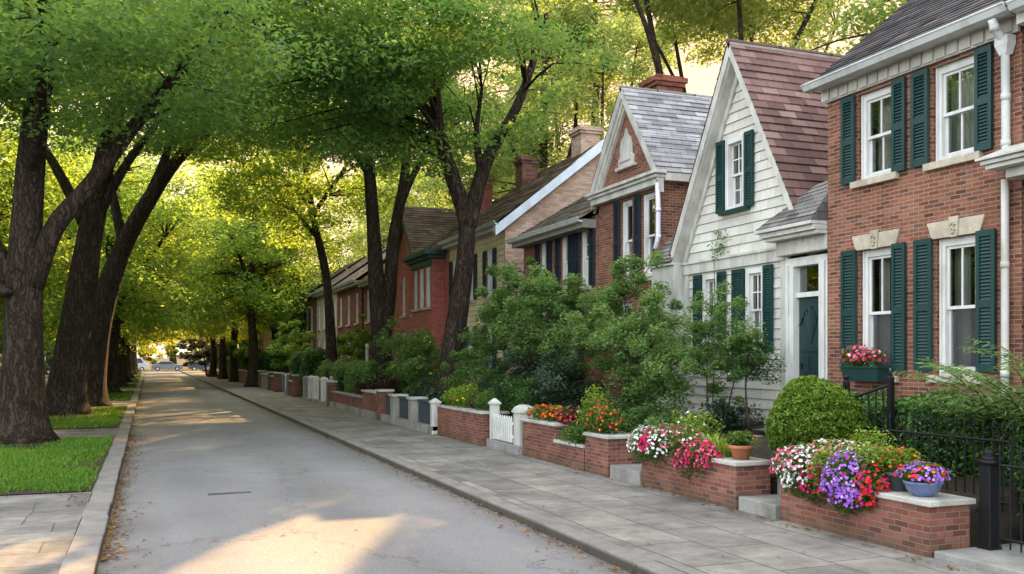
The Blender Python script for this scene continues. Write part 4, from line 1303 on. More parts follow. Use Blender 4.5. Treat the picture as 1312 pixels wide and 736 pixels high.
def stone_step(label, x0, x1, y0, y1, h, z0=-.02):
    mb = MB(); mb.box(x0, x1, y0, y1, z0, h)
    return tag(mb.build('stone_step', M['step'], None, False, .012), label, 'step')
stone_step('grey stone step between the two nearest brick planters', 6.84, 7.4, 9.1, 9.84, .17)
stone_step('second grey stone step behind the first, on the path to the white house', 7.42, 7.8, 9.1, 9.84, .37)
stone_step('broad stone step between the second planter and the stepped planter', 6.8, 7.6, 12.28, 13.24, .2)
stone_step('tall stone threshold under the white picket gate', 6.7, 7.5, 16.96, 18.78, .17)
stone_step('flat stone slab under the black iron gate at the right edge', 6.93, 8.0, 4.6, 6.82, .07)
stone_step('stone step behind the black iron gate', 8.02, 8.4, 4.6, 6.75, .24)
stone_step('upper stone step behind the black iron gate', 8.41, 8.72, 4.6, 6.75, .44)

# white gate
def white_post(label, x, y, w, h, group=None, mat='white', dome=True, z0=-.02, nm='gate_post', cat='gate post'):
    rt = thing(nm, label, cat, (x, y, 0), group)
    mb = MB(); mb.box(x - w / 2, x + w / 2, y - w / 2, y + w / 2, z0, h - .1); mb.box(x - w / 2 - .015, x + w / 2 + .015, y - w / 2 - .015, y + w / 2 + .015, z0, .09)
    mb.build('shaft', M[mat], rt, False, .01)
    mb = MB()
    mb.box(x - w / 2 - .03, x + w / 2 + .03, y - w / 2 - .03, y + w / 2 + .03, h - .098, h - .055)
    if dome:
        n = 8
        for k in range(n):
            a0, a1 = math.pi / 2 * k / n, math.pi / 2 * (k + 1) / n
            r0, r1 = (w / 2 + .015) * math.cos(a0), max(.004, (w / 2 + .015) * math.cos(a1))
            za, zb = h - .055 + .12 * math.sin(a0), h - .055 + .12 * math.sin(a1)
            mb.hexa([(x - r0, y - r0, za), (x + r0, y - r0, za), (x + r0, y + r0, za), (x - r0, y + r0, za), (x - r1, y - r1, zb), (x + r1, y - r1, zb), (x + r1, y + r1, zb), (x - r1, y + r1, zb)])
    else:
        mb.hexa([(x - w / 2 - .02, y - w / 2 - .02, h - .053), (x + w / 2 + .02, y - w / 2 - .02, h - .053), (x + w / 2 + .02, y + w / 2 + .02, h - .053), (x - w / 2 - .02, y + w / 2 + .02, h - .053)] +
                [(x + a * .02, y + b * .02, h + .03) for a, b in ((-1, -1), (1, -1), (1, 1), (-1, 1))])
    mb.build('cap', M[mat], rt, False, .006)
    return rt
white_post('thick white square gate post with domed cap at the end of the stepped planter', 6.93, 17.2, .32, .9)
white_post('thin white gate post against the planter beyond the gate', 6.85, 18.66, .17, 1.0, dome=False)
rt = thing('picket_gate', 'low white picket gate between two white posts', 'gate', (6.75, 17.9, .17))
mb = MB()
for k in range(9):
    y = 17.42 + k * .125
    mb.prism([(6.74, y - .035, .2), (6.74, y + .035, .2), (6.74, y + .035, .66), (6.74, y, .72), (6.74, y - .035, .66)], (.022, 0, 0))
mb.build('picket', M['white_new'], rt)
mb = MB(); mb.box(6.764, 6.79, 17.36, 18.52, .28, .34); mb.box(6.764, 6.79, 17.36, 18.52, .55, .61); mb.build('rail', M['white_new'], rt)

# low wall with charcoal panels
rt = thing('low_garden_wall', 'low stone plinth wall carrying charcoal panels between piers', 'wall', (6.6, 26, 0))
mb = MB(); mb.box(6.5, 6.85, 22.2, 36.2, -.02, .2); mb.build('plinth', M['step'], rt, False, .01)
for k, (y0, y1) in enumerate(((22.75, 23.9), (24.3, 25.9), (26.3, 27.5))):
    mb = MB(); mb.box(6.64, 6.7, y0, y1, .203, .74)
    for q in range(int((y1 - y0) / .11)):
        mb.box(6.615, 6.637, y0 + .05 + q * .11, y0 + .09 + q * .11, .25, .7)
    mb.box(6.6, 6.75, y0 - .02, y1 + .02, .742, .8)
    tag(mb.build('charcoal_panel', M['dark_panel'], None, False, .004), ('charcoal slatted fence panel nearest the yellow green planter', 'middle one of three charcoal slatted fence panels', 'farthest of three charcoal slatted fence panels')[k], 'fence panel')
def pier(label, y, w, d, h, mat='plaster', x=6.66, cap='cap', group=None, point=False):
    r_ = thing('garden_pier', label, 'pier', (x, y, 0), group)
    mb = MB(); mb.box(x - d / 2, x + d / 2, y - w / 2, y + w / 2, -.02, h); mb.build('shaft', M[mat], r_, False, .008)
    mb = MB(); mb.box(x - d / 2 - .04, x + d / 2 + .04, y - w / 2 - .04, y + w / 2 + .04, h + .002, h + .07)
    if point:
        mb.lathe(x, y, [(.1, h + .07), (.05, h + .1), (.09, h + .17), (.07, h + .22), (.01, h + .26)], 12)
    mb.build('cap', M[cap], r_, False, .01)
white_post('slim white post where the charcoal panels meet the yellow green planter', 6.62, 22.3, .2, .86, dome=False)
pier('grey pier between the nearest charcoal panels', 24.1, .36, .4, .78)
pier('grey pier left of the middle charcoal panel', 26.1, .36, .4, .78)
pier('brick pier with flat cap at the end of the charcoal panels', 27.8, .4, .42, .86, 'planter')
rt = thing('brick_garden_wall', 'low brick garden wall with pale coping beyond the charcoal panels', 'wall', (6.66, 30, 0))
mb = MB(); mb.box(6.55, 6.8, 28.6, 30.4, -.02, .78); mb.build('wall', M['planter'], rt); mb = MB(); mb.box(6.5, 6.85, 28.55, 30.45, .782, .84); mb.build('coping', M['cap'], rt)
rt = thing('brick_garden_wall', 'dark low brick garden wall between the coped wall and the finialed pier', 'wall', (6.66, 33.5, 0))
mb = MB(); mb.box(6.58, 6.8, 30.6, 36.2, -.02, .55); mb.build('wall', M['planter'], rt); mb = MB(); mb.box(6.54, 6.84, 30.6, 36.2, .552, .6); mb.build('coping', M['plaster'], rt)
pier('brick pier with pointed grey finial beside the white posts', 36.6, .34, .34, .92, 'brown_brick', point=True)
for y, lab in ((38.2, 'domed white post standing apart, next to the finialed brick pier'), (40.3, 'nearer of the two close-set domed white posts'), (41.4, 'farther of the two close-set domed white posts')):
    white_post(lab, 6.66, y, .27, 1.04, 'domed white garden posts', z0=-.02)
white_post('greyish domed post at the far end of the white posts', 6.66, 42.7, .3, 1.0, 'domed white garden posts', mat='plaster')
rt = thing('brick_garden_wall', 'low rendered plinth under the domed white posts', 'wall', (6.66, 39.6, 0))
mb = MB(); mb.box(6.5, 6.82, 36.9, 43.3, -.02, .12); mb.build('wall', M['step'], rt)
for k, (y, mt, lab) in enumerate(((45.5, 'planter', 'brick pier just past the white posts'), (48.2, 'plaster', 'grey pier beside the blue bin'), (52.5, 'planter', 'brick pier beyond the blue bin'), (55.5, 'brown_brick', 'brown pier near the clipped hedge block'), (60.5, 'planter', 'brick pier in front of the pavement trees'), (66, 'brown_brick', 'farthest visible brown pier'))):
    pier(lab, y, .5, .44, 1.0, mt)
for y0, y1, hh, mt, lab in ((45.8, 47.9, .7, 'planter', 'low brick wall past the white posts'), (52.8, 55.2, .8, 'brown_brick', 'brown brick wall beyond the blue bin'), (55.8, 60.2, .85, 'plaster', 'pale rendered wall beyond the brown wall'), (66.4, 76, .9, 'planter', 'long brick wall at the far end of the gardens')):
    rt = thing('brick_garden_wall', lab, 'wall', (6.66, (y0 + y1) / 2, 0))
    mb = MB(); mb.box(6.55, 6.8, y0, y1, -.02, hh); mb.build('wall', M[mt], rt); mb = MB(); mb.box(6.5, 6.85, y0, y1, hh + .002, hh + .06); mb.build('coping', M['cap'], rt)
rt = thing('wheelie_bin', 'blue wheelie bin among the garden piers', 'bin', (6.9, 50.3, 0))
mb = MB(); mb.hexa([(6.62, 50.05, .06), (7.1, 50.05, .06), (7.1, 50.55, .06), (6.62, 50.55, .06), (6.56, 50.0, .95), (7.16, 50.0, .95), (7.16, 50.6, .95), (6.56, 50.6, .95)]); mb.build('body', M['bin_blue'], rt, False, .02)
mb = MB(); mb.hexa([(6.53, 49.97, .955), (7.19, 49.97, .955), (7.19, 50.63, .955), (6.53, 50.63, .955), (6.6, 50.02, 1.02), (7.1, 50.02, 1.06), (7.1, 50.58, 1.06), (6.6, 50.58, 1.02)]); mb.build('lid', M['bin_blue'], rt, False, .02)
for y in (50.1, 50.5):
    mb = MB(); mb.tube([(7.12, y - .02, .09), (7.12, y + .02, .09)], .09, 12); mb.build('wheel', M['iron'], rt)
mb = MB(); mb.lathe(8.0, 36.3, [(.07, .3), (.07, 2.3), (.09, 2.32), (.085, 2.36), (.02, 2.42)], 12)
tag(mb.build('marker_post', M['white'], None, True), 'slim pale post standing in the hedge before the terrace', 'post')
mb = MB(); mb.lathe(6.3, 47.0, [(.05, -.02), (.05, 1.05), (.03, 1.1)], 12)
tag(mb.build('bollard', M['white'], None, True), 'thin white post on the pavement edge near the blue bin', 'post')

# iron work at the right
rt = thing('gate_post', 'black iron gate post with moulded cap next to the nearest planter', 'gate post', (7.5, 6.7, 0))
mb = MB(); mb.box(7.435, 7.565, 6.635, 6.765, -.02, .88); mb.box(7.42, 7.58, 6.62, 6.78, -.02, .1); mb.build('shaft', M['iron'], rt, False, .01)
mb = MB(); mb.box(7.41, 7.59, 6.61, 6.79, .882, .92); mb.lathe(7.5, 6.7, [(.07, .92), (.075, .935), (.05, .955), (.04, .96), (.058, .98), (.045, 1.01), (.01, 1.025)], 14); mb.build('cap', M['iron'], rt, True)
def railing(name, label, cat, x0, y0, x1, y1, z0a, z0b, h, sp=.115, spike=True, r=.009):
    L = math.hypot(x1 - x0, y1 - y0); n = max(2, int(L / sp))
    rt = thing(name, label, cat, ((x0 + x1) / 2, (y0 + y1) / 2, min(z0a, z0b)))
    mb = MB()
    for k in range(n + 1):
        t = k / n; x, y, z = x0 + (x1 - x0) * t, y0 + (y1 - y0) * t, z0a + (z0b - z0a) * t
        mb.tube([(x, y, z), (x, y, z + h - (.0 if spike else .1))], r, 6)
        if spike:
            mb.lathe(x, y, [(r, z + h - .005), (r * 1.9, z + h + .02), (r * 1.2, z + h + .05), (.002, z + h + .085)], 6)
    mb.build('bar', M['iron'], rt)
    mb = MB()
    for zz in (.09, h - .12):
        mb.tube([(x0, y0, z0a + zz), (x1, y1, z0b + zz)], .016, 6)
    mb.build('rail', M['iron'], rt)
    return rt
railing('iron_gate', 'black iron bar gate at the right edge beside the gate post', 'gate', 7.5, 6.58, 7.52, 5.2, .1, .1, .9)
railing('iron_railing', 'black iron railing running in front of the ivy hedge', 'railing', 7.95, 9.05, 7.95, 6.82, .36, .36, .82)
rt = thing('handrail', 'black stair handrail with two posts sloping in front of the ivy hedge', 'railing', (8.0, 8.9, .4))
for (x, y, h_) in ((7.98, 9.22, 1.66), (8.2, 8.72, 1.72)):
    mb = MB(); mb.box(x - .03, x + .03, y - .03, y + .03, .4, h_ - .1); mb.lathe(x, y, [(.04, h_ - .1), (.045, h_ - .06), (.02, h_ - .04), (.035, h_), (.008, h_ + .03)], 10); mb.build('post', M['iron'], rt)
mb = MB(); mb.tube([(7.98, 9.2, 1.38), (8.2, 8.72, 1.58)], .02, 8); mb.tube([(7.98, 9.2, .7), (8.2, 8.72, .85)], .014, 8)
for k in range(1, 6):
    t = k / 6; mb.tube([(7.98 + .22 * t, 9.2 - .48 * t, .7 + .15 * t), (7.98 + .22 * t, 9.2 - .48 * t, 1.38 + .2 * t)], .009, 6)
mb.build('rail', M['iron'], rt)

# ================================================================== POTS
def pot(label, x, y, z, prof, mat, name='flower_pot', cat='pot'):
    mb = MB(); mb.lathe(x, y, [(r, z + q) for r, q in prof], 24)
    return tag(mb.build(name, M[mat], None, True), label, cat)
pot('terracotta pot on the coping of the second planter', 7.06, 10.1, .6, [(.1, 0), (.135, .13), (.16, .135), (.163, .18), (.14, .18), (.13, .15)], 'terracotta')
pot('blue grey bowl on the coping of the nearest planter', 7.1, 7.12, .54, [(.09, 0), (.1, .012), (.15, .05), (.175, .12), (.185, .125), (.185, .145), (.165, .145), (.15, .12)], 'bowl', 'flower_bowl', 'bowl')
pot('dark grey pot squeezed behind the blue grey bowl', 7.16, 7.5, .54, [(.09, 0), (.12, .15), (.135, .155), (.135, .185), (.11, .185)], 'pot')

# ================================================================== FLOWERS ON THE PLANTERS
def P_(name, label, cat, blobs, *a, **k):
    if name == 'petunia':
        blobs = [(c, (r[0] * 1.12, r[1] * 1.22, r[2] * 1.15)) for c, r in blobs]
        a = list(a); a[2] = int(a[2] * 1.35)
        a[4] = [(m, int(n * 1.3), z, *o) for m, n, z, *o in a[4]]
    return plant(name, label, cat, blobs, *a, **k)
F = 'flower plant'
g1 = 'plants spilling over the nearest planter'
P_('petunia', 'pink and white petunias at the far end of the nearest planter', F, [((6.98, 8.98, .62), (.2, .2, .2)), ((6.9, 8.78, .7), (.2, .18, .16))], 'leaf_pot', .04, 1500, g1, [('p_pink', 55, .027), ('p_white', 35, .027), ('p_magenta', 25, .027)])
P_('petunia', 'white petunias trailing down the nearest planter left of the green clump', F, [((6.86, 8.62, .6), (.17, .16, .25)), ((6.86, 8.78, .5), (.12, .12, .18))], 'leaf_pot', .04, 1100, g1, [('p_white', 110, .028), ('p_pink', 14, .026)])
P_('petunia', 'deep magenta petunias hanging low on the nearest planter', F, [((6.86, 8.42, .5), (.13, .17, .2))], 'leaf_pot', .04, 500, g1, [('p_magenta', 75, .028)])
P_('petunia', 'pale pink and white petunias along the top rear of the nearest planter', F, [((7.1, 8.5, .8), (.22, .25, .15)), ((7.12, 8.05, .84), (.2, .25, .13))], 'leaf_lime', .04, 1500, g1, [('p_white', 60, .027), ('p_pink', 40, .027)])
P_('leafy_clump', 'yellow green leafy clump in the middle of the nearest planter', 'plant', [((6.88, 8.27, .66), (.18, .17, .25)), ((7.05, 7.8, .82), (.22, .25, .16))], 'leaf_lime', .042, 2200, g1, [('p_white', 10, .02)])
P_('petunia', 'large purple petunia mound spilling over the front of the nearest planter', F, [((6.86, 7.92, .58), (.21, .22, .27)), ((6.8, 7.85, .42), (.13, .18, .15))], 'leaf_pot', .04, 1300, g1, [('p_purple', 190, .027), ('p_lilac', 45, .026), ('p_magenta', 10, .024)])
P_('petunia', 'bright red petunias beside the purple mound on the nearest planter', F, [((6.9, 7.6, .6), (.14, .13, .18)), ((6.84, 7.62, .44), (.08, .09, .1))], 'leaf_pot', .04, 600, g1, [('p_red', 50, .029), ('p_magenta', 20, .027)])
P_('bedding_plant', 'orange and lime leafed plant above the dark grey pot', F, [((7.18, 7.5, .84), (.2, .2, .13))], 'leaf_lime', .05, 900, None, [('p_red', 14, .026), ('p_orange', 12, .024)])
P_('bedding_plant', 'violet and red bedding flowers in the blue grey bowl', F, [((7.1, 7.12, .75), (.23, .24, .11))], 'leaf_pot', .045, 800, None, [('p_purple', 65, .024), ('p_lilac', 20, .022), ('p_red', 16, .03), ('p_orange', 8, .026)])
g2 = 'plants spilling over the second planter'
P_('petunia', 'white petunias hanging from the far end of the second planter', F, [((6.84, 12.2, .6), (.2, .22, .24)), ((6.82, 11.7, .6), (.17, .2, .22))], 'leaf_pot', .042, 1500, g2, [('p_white', 130, .03)])
P_('petunia', 'magenta petunias between the white ones on the second planter', F, [((6.82, 11.95, .62), (.15, .16, .2))], 'leaf_pot', .042, 500, g2, [('p_magenta', 80, .03)])
P_('petunia', 'mixed pink and green petunia mass on top of the second planter', F, [((6.95, 11.3, .68), (.25, .35, .22)), ((6.95, 11.8, .72), (.25, .25, .18))], 'leaf_pot', .042, 2200, g2, [('p_pink', 45, .028), ('p_white', 40, .026), ('p_magenta', 25, .028)])
P_('petunia', 'bright cerise petunias hanging in front of the terracotta pot', F, [((6.84, 10.65, .55), (.16, .3, .22)), ((6.8, 10.95, .48), (.13, .2, .2))], 'leaf_pot', .042, 1100, g2, [('p_magenta', 100, .03), ('p_pink', 50, .03)])
P_('bedding_plant', 'small leafy plant in the terracotta pot', 'plant', [((7.06, 10.1, .86), (.17, .19, .1))], 'leaf_pot', .05, 600, None, [('p_orange', 5, .018)])
def spiky(label, c, r, n, L, mat='leaf_lime', group=None, name='sword_leaved_plant'):
    rt = thing(name, label, 'plant', c, group)
    V, T = [], []
    for k in range(n):
        a = random.uniform(0, 6.28); rr = r * math.sqrt(random.random())
        b = np.array([c[0] + rr * math.cos(a), c[1] + rr * math.sin(a) * 1.5, c[2]])
        o = np.array([math.cos(a), math.sin(a), 0]); s_ = np.array([-math.sin(a), math.cos(a), 0])
        l = L * random.uniform(.6, 1.15); w = random.uniform(.009, .016)
        pts = [b + o * l * t * t * random.uniform(.45, .6) + np.array([0, 0, l * (t - .45 * t * t)]) for t in (0, .35, .7, 1)]
        t0 = random.uniform(.35, .95)
        for q in range(3):
            w0, w1 = w * (1, 1.1, .7)[q], w * (1.1, .7, .05)[q]
            V += [pts[q] - s_ * w0, pts[q] + s_ * w0, pts[q + 1] + s_ * w1, pts[q + 1] - s_ * w1]; T.append(t0 + .1 * q)
    leaf_obj('foliage', [(np.array(V), np.clip(np.array(T), 0, 1))], M[mat], rt)
    return rt
spiky('tall bright green sword leaved plants behind the second planter', (7.2, 10.85, .5), .36, 260, .55)
spiky('pale green leaning blades between planter flowers and boxwood', (7.3, 11.6, .5), .34, 200, .5)
P_('leafy_shrub', 'fresh green low shrub behind the petunias of the second planter', 'shrub', [((7.5, 11.9, .75), (.4, .5, .35))], 'leaf_lime', .05, 1800, None, [('p_white', 25, .024)])
P_('geranium', 'orange red geraniums on the tall block beside the white gate post', F, [((7.0, 16.4, .82), (.25, .42, .17)), ((7.02, 15.8, .84), (.25, .4, .17))], 'leaf_pot', .055, 1500, None, [('p_orange', 30, .042), ('p_red', 22, .04), ('p_yellow', 10, .03)])
P_('bedding_plant', 'wine leaved bedding with red dots at the near side of the tall planter block', F, [((7.05, 15.2, .82), (.25, .4, .16))], 'leaf_purple', .05, 700, None, [('p_red', 20, .035), ('p_orange', 6, .03)])
P_('bedding_plant', 'dense green bedding covering the low step of the stepped planter', 'plant', [((6.95, 14.75, .5), (.26, .45, .22)), ((6.9, 14.3, .62), (.25, .3, .28))], 'leaf_pot', .05, 2600, None, [('p_white', 4, .02)])
P_('geranium', 'green mound with small scarlet flowers on the end block of the stepped planter', F, [((7.0, 13.75, .82), (.3, .42, .24)), ((7.05, 13.95, .95), (.2, .25, .25))], 'leaf_pot', .05, 2300, None, [('p_red', 34, .03), ('p_orange', 24, .028)])
P_('tall_bedding_plant', 'upright pale tipped plant rising from the stepped planter', 'plant', [((7.15, 14.5, 1.15), (.18, .25, .25)), ((7.1, 14.45, .9), (.25, .3, .3))], 'leaf_lime', .06, 1000, None, [('p_pink', 6, .03)])
P_('leafy_clump', 'chartreuse leafy plant at the far end of the planter past the gate', 'plant', [((6.9, 21.6, .9), (.3, .5, .26)), ((6.9, 20.7, .95), (.3, .6, .3))], 'leaf_lime', .06, 2200, None, [('p_yellow', 14, .03), ('p_orange', 4, .03)])
P_('bedding_plant', 'wine red leaved plant in the middle of the planter past the gate', 'plant', [((7.0, 20.1, .88), (.25, .35, .25))], 'leaf_purple', .06, 600)
P_('feathery_plant', 'feathery green plant at the near end of the planter past the gate', 'plant', [((6.92, 19.35, .9), (.28, .42, .27))], 'leaf_pot', .07, 1600, aspect=.2)

# window box
rt = thing('window_box', 'dark green window box under the lower left window of the brick house', 'window box', (9.45, 10.5, 1.56))
mb = MB()
mb.hexa([(9.33, 10.18, 1.56), (9.52, 10.18, 1.56), (9.52, 10.84, 1.56), (9.33, 10.84, 1.56), (9.3, 10.14, 1.75), (9.525, 10.14, 1.75), (9.525, 10.88, 1.75), (9.3, 10.88, 1.75)])
mb.build('box', M['shutter'], rt, False, .008)
mb = MB(); mb.box(9.285, 9.525, 10.12, 10.9, 1.752, 1.775); mb.build('rim', M['shutter'], rt)
P_('bedding_plant', 'pink, red and white flowers growing in the window box', F, [((9.4, 10.66, 1.9), (.14, .27, .17)), ((9.4, 10.38, 1.88), (.14, .25, .13))], 'leaf_pot', .045, 1100, None, [('p_pink', 36, .034), ('p_red', 12, .03), ('p_magenta', 16, .034), ('p_white', 10, .03), ('p_yellow', 5, .025)])

# ================================================================== SHRUBS AND HEDGES
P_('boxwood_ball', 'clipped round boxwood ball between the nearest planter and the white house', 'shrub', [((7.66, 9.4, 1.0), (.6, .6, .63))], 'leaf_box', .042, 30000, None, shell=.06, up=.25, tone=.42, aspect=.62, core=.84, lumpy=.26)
P_('leafy_shrub', 'small lime shrub tucked between the boxwood ball and the petunias', 'shrub', [((7.55, 8.35, .84), (.28, .35, .24))], 'leaf_lime', .04, 1500)

def hedge(label, x0, x1, y0, y1, z0, z1, mat, n, ls, group=None, cat='hedge', name='clipped_hedge', bump=.07):
    rt = thing(name, label, cat, ((x0 + x1) / 2, (y0 + y1) / 2, z0), group)
    lx, ly, lz = x1 - x0, y1 - y0, z1 - z0
    A = [ly * lz, lx * ly, lx * lz, lx * lz]
    parts = []
    for k, (a, ax) in enumerate(zip(A, ('x', 'z', 'y0', 'y1'))):
        m = int(n * a / sum(A))
        u, v = RNG.uniform(0, 1, m), RNG.uniform(0, 1, m)
        dep = RNG.uniform(0, 1, m) ** 1.6 * .16 - .03
        if ax == 'x': P = np.stack([x0 + dep, y0 + u * ly, z0 + v * lz], 1)
        elif ax == 'z': P = np.stack([x0 + u * lx, y0 + v * ly, z1 - dep], 1)
        elif ax == 'y0': P = np.stack([x0 + u * lx, y0 + dep, z0 + v * lz], 1)
        else: P = np.stack([x0 + u * lx, y1 - dep, z0 + v * lz], 1)
        w = bump * (np.sin(P[:, 1] * 4.1 + P[:, 2] * 3) + np.sin(P[:, 1] * 9.7 - P[:, 2] * 6) * .6 + np.sin(P[:, 0] * 6 + P[:, 1] * 2))
        P[:, 0] += w; P[:, 2] += w * .8
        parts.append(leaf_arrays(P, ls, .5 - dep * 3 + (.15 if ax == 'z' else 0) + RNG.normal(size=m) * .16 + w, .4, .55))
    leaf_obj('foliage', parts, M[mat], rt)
    mb = MB(); mb.box(x0 + .2, x1 - .05, y0 + .15, y1 - .15, z0, z1 - .2); mb.build('shade_core', M['inner'], rt)  # solid dark block painted as shade within the hedge
    return rt
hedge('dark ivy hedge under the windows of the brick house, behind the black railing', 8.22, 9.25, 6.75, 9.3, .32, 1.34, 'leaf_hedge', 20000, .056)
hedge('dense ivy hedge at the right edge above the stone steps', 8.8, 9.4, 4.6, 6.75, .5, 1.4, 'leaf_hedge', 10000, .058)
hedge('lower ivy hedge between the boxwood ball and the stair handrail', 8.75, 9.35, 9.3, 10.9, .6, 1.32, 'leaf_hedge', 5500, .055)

def feathery(label, base, n, L, rngx):
    rt = thing('feathery_shrub', label, 'shrub', base)
    V, T = [], []
    mb = MB()
    for k in range(n):
        a = random.uniform(0, 6.28); lean = random.uniform(.25, .75)
        l = L * random.uniform(.6, 1.1)
        p0 = Vector((base[0] + random.uniform(-.25, .25), base[1] + random.uniform(-.5, .5) * rngx, base[2]))
        o = Vector((math.cos(a), math.sin(a), 0))
        pts = [p0 + o * (lean * l * t ** 2) + Vector((0, 0, l * (t - .38 * t * t))) for t in (0, .3, .6, .85, 1)]
        mb.tube(pts, [.009, .008, .006, .004, .002], 5, 0, False)
        sp = spline(pts, .04)
        for p in sp[len(sp) // 3:]:
            for s_ in (-1, 1):
                d = (o.cross(Vector((0, 0, 1))) * s_ + o * .5 + Vector((0, 0, random.uniform(-.5, .2)))).normalized()
                d = (d + Vector((random.uniform(-.4, .4), random.uniform(-.4, .4), 0))).normalized()
                ll = random.uniform(.09, .17); w = random.uniform(.011, .018)
                sd = d.cross(Vector((random.uniform(-.5, .5), random.uniform(-.5, .5), 1))).normalized() * w
                V += [p, p + d * ll * .5 + sd, p + d * ll, p + d * ll * .5 - sd]; T.append(random.uniform(.35, .95))
    leaf_obj('foliage', [(np.array([tuple(v) for v in V]), np.array(T))], M['leaf_shrub'], rt)
    mb.build('stem', M['stem'], rt)
    return rt
feathery('feathery arching shrub in front of the lower right window of the brick house', (8.6, 7.1, .6), 72, 1.95, 1.3)
feathery('tall feathery shrub at the right edge beside the downspout', (8.5, 6.2, .5), 48, 2.4, 1.0)

def shrub(label, base, blobs, mat, n, ls, stems=1, group=None, name='large_shrub', cat='shrub', flowers=(), flat=.78, sr=.02, tone=.52):
    """airy bush: leaf sprays in flattened clumps within each blob."""
    rt = thing(name, label, cat, base, group)
    PP, TT = [], []
    mb = MB()
    for c, r, m in blobs:
        C = ellipsoid_pts(c, r, m, .5, mind=.12)
        rad = RNG.uniform(.16, .32, len(C)) * (max(r) / .9) ** .5
        k_ = RNG.uniform(size=len(C)) < .28
        C[k_] = np.array(c) + (C[k_] - np.array(c)) * RNG.uniform(1.15, 1.5, (int(k_.sum()), 1)); rad[k_] *= .55
        P, T = clumps(C, rad, max(20, n // sum(b[2] for b in blobs)), flat, tone, .16)
        PP.append(P); TT.append(T)
        if stems:
            b0 = Vector((base[0] + random.uniform(-.1, .1), base[1] + random.uniform(-.1, .1), base[2]))
            top = Vector(c) + Vector((0, 0, r[2] * .6))
            ax = spline([b0, b0.lerp(top, .45) + Vector((random.uniform(-.15, .15), random.uniform(-.15, .15), .1)), top], .15)
            mb.tube(ax, [sr * (1 - .7 * i / len(ax)) for i in range(len(ax))], 7)
            for cc in C[::2]:
                q = min(ax, key=lambda a: (a - Vector(cc)).length + max(0, a.z - cc[2]))
                mb.tube([q, q.lerp(Vector(cc), .5) + Vector((0, 0, .06)), Vector(cc)], [sr * .45, sr * .35, .004], 5, 0, False)
    leaf_obj('foliage', [leaf_arrays(np.concatenate(PP), ls, np.concatenate(TT), .9, .58)], M[mat], rt)
    if stems:
        mb.build('stem', M['stem'], rt, True)
    for pm, cnt, ps in flowers:
        A = np.concatenate(PP); k = RNG.choice(len(A), cnt); D = RNG.normal(size=(cnt, 3)); D[:, 2] += .5
        blossoms('blossom', A[k], D / np.linalg.norm(D, axis=1)[:, None], ps, M[pm], rt)
    return rt
shrub('big loose green shrub left of centre in front of the low brick house', (8.2, 19.6, .5), [((8.2, 20.2, 3.2), (.9, 1.25, 1.1), 46), ((8.1, 19.0, 2.6), (.9, 1.1, .9), 36), ((8.2, 21.2, 2.8), (.8, .9, 1.0), 26), ((8.1, 18.3, 3.0), (.7, .7, .8), 18)], 'leaf_shrub', 30000, .075)
shrub('big loose green shrub in front of the white house gable', (8.3, 14.8, .5), [((8.3, 15.2, 2.5), (.9, 1.15, .95), 46), ((8.2, 14.0, 2.1), (.8, 1.0, .8), 36), ((8.3, 16.2, 2.6), (.8, .9, .9), 34), ((8.4, 15.8, 3.35), (.4, .5, .5), 12), ((8.3, 14.6, 1.3), (.7, 1.2, .5), 30), ((8.4, 17.2, 2.2), (.8, .8, .8), 24)], 'leaf_shrub', 40000, .063)
shrub('dull dark bluish bush below the left big shrub', (7.9, 19.0, .4), [((7.9, 19.4, 1.5), (.7, 1.1, .9), 40), ((7.9, 18.2, 1.3), (.7, .9, .75), 34), ((7.9, 20.6, 1.3), (.7, .9, .8), 28), ((7.9, 17.3, 1.2), (.7, .8, .7), 26)], 'leaf_blue', 36000, .055, flat=.8)
shrub('low fresh green bush behind the orange geraniums', (7.7, 15.4, .4), [((7.7, 15.0, .85), (.45, .7, .38), 26), ((7.8, 13.6, .85), (.5, .6, .35), 24)], 'leaf_shrub', 9000, .05, flat=.8)
shrub('airy young shrub with hanging sprays before the white house window', (8.7, 13.2, .6), [((8.75, 13.3, 2.45), (.45, .55, .75), 28), ((8.7, 13.0, 1.75), (.4, .5, .5), 18), ((8.5, 12.1, 2.25), (.25, .5, .14), 9)], 'leaf_shrub', 8500, .05, sr=.015)
rt = shrub('small standard tree with round crown on a thin stem by the front door', (8.8, 12.35, .75), [((8.8, 12.35, 1.85), (.4, .42, .36), 26)], 'leaf_hedge', 5200, .045, name='standard_tree', cat='tree', flat=.8, sr=.022)
shrub('grassy low plant at the foot of the white house wall', (8.9, 12.9, .7), [((8.95, 13.0, .95), (.35, .6, .25), 12)], 'leaf_blue', 1800, .06, stems=0)
shrub('clipped mid green bush behind the white gate', (7.7, 18.2, .4), [((7.55, 18.6, .95), (.5, .9, .5), 30), ((7.6, 19.8, 1.05), (.5, .9, .5), 26)], 'leaf_hedge', 12000, .05, stems=0, flat=.9)
shrub('loose bush at the foot of the forked tree', (7.9, 22.8, .4), [((7.8, 22.8, 1.5), (.7, .9, .9), 30), ((7.9, 21.9, 1.2), (.6, .8, .6), 22), ((8.2, 23.9, 2.0), (.6, .7, .8), 20)], 'leaf_shrub', 13000, .065)
shrub('broad bush with small yellow flowers beside the forked tree', (8.1, 29.5, .4), [((7.9, 28.5, 1.9), (.8, 1.5, 1.0), 34), ((8.1, 31.0, 2.1), (.9, 1.4, 1.1), 32), ((7.8, 27.0, 1.5), (.7, 1.0, .8), 24)], 'leaf_shrub', 17000, .085, flowers=[('p_yellow', 110, .06)])
shrub('low grey green bush over the charcoal fence panels', (7.4, 25.2, .3), [((7.4, 24.0, .75), (.5, 1.0, .45), 20), ((7.4, 26.0, .8), (.5, 1.1, .5), 20)], 'leaf_blue', 7000, .07, stems=0)
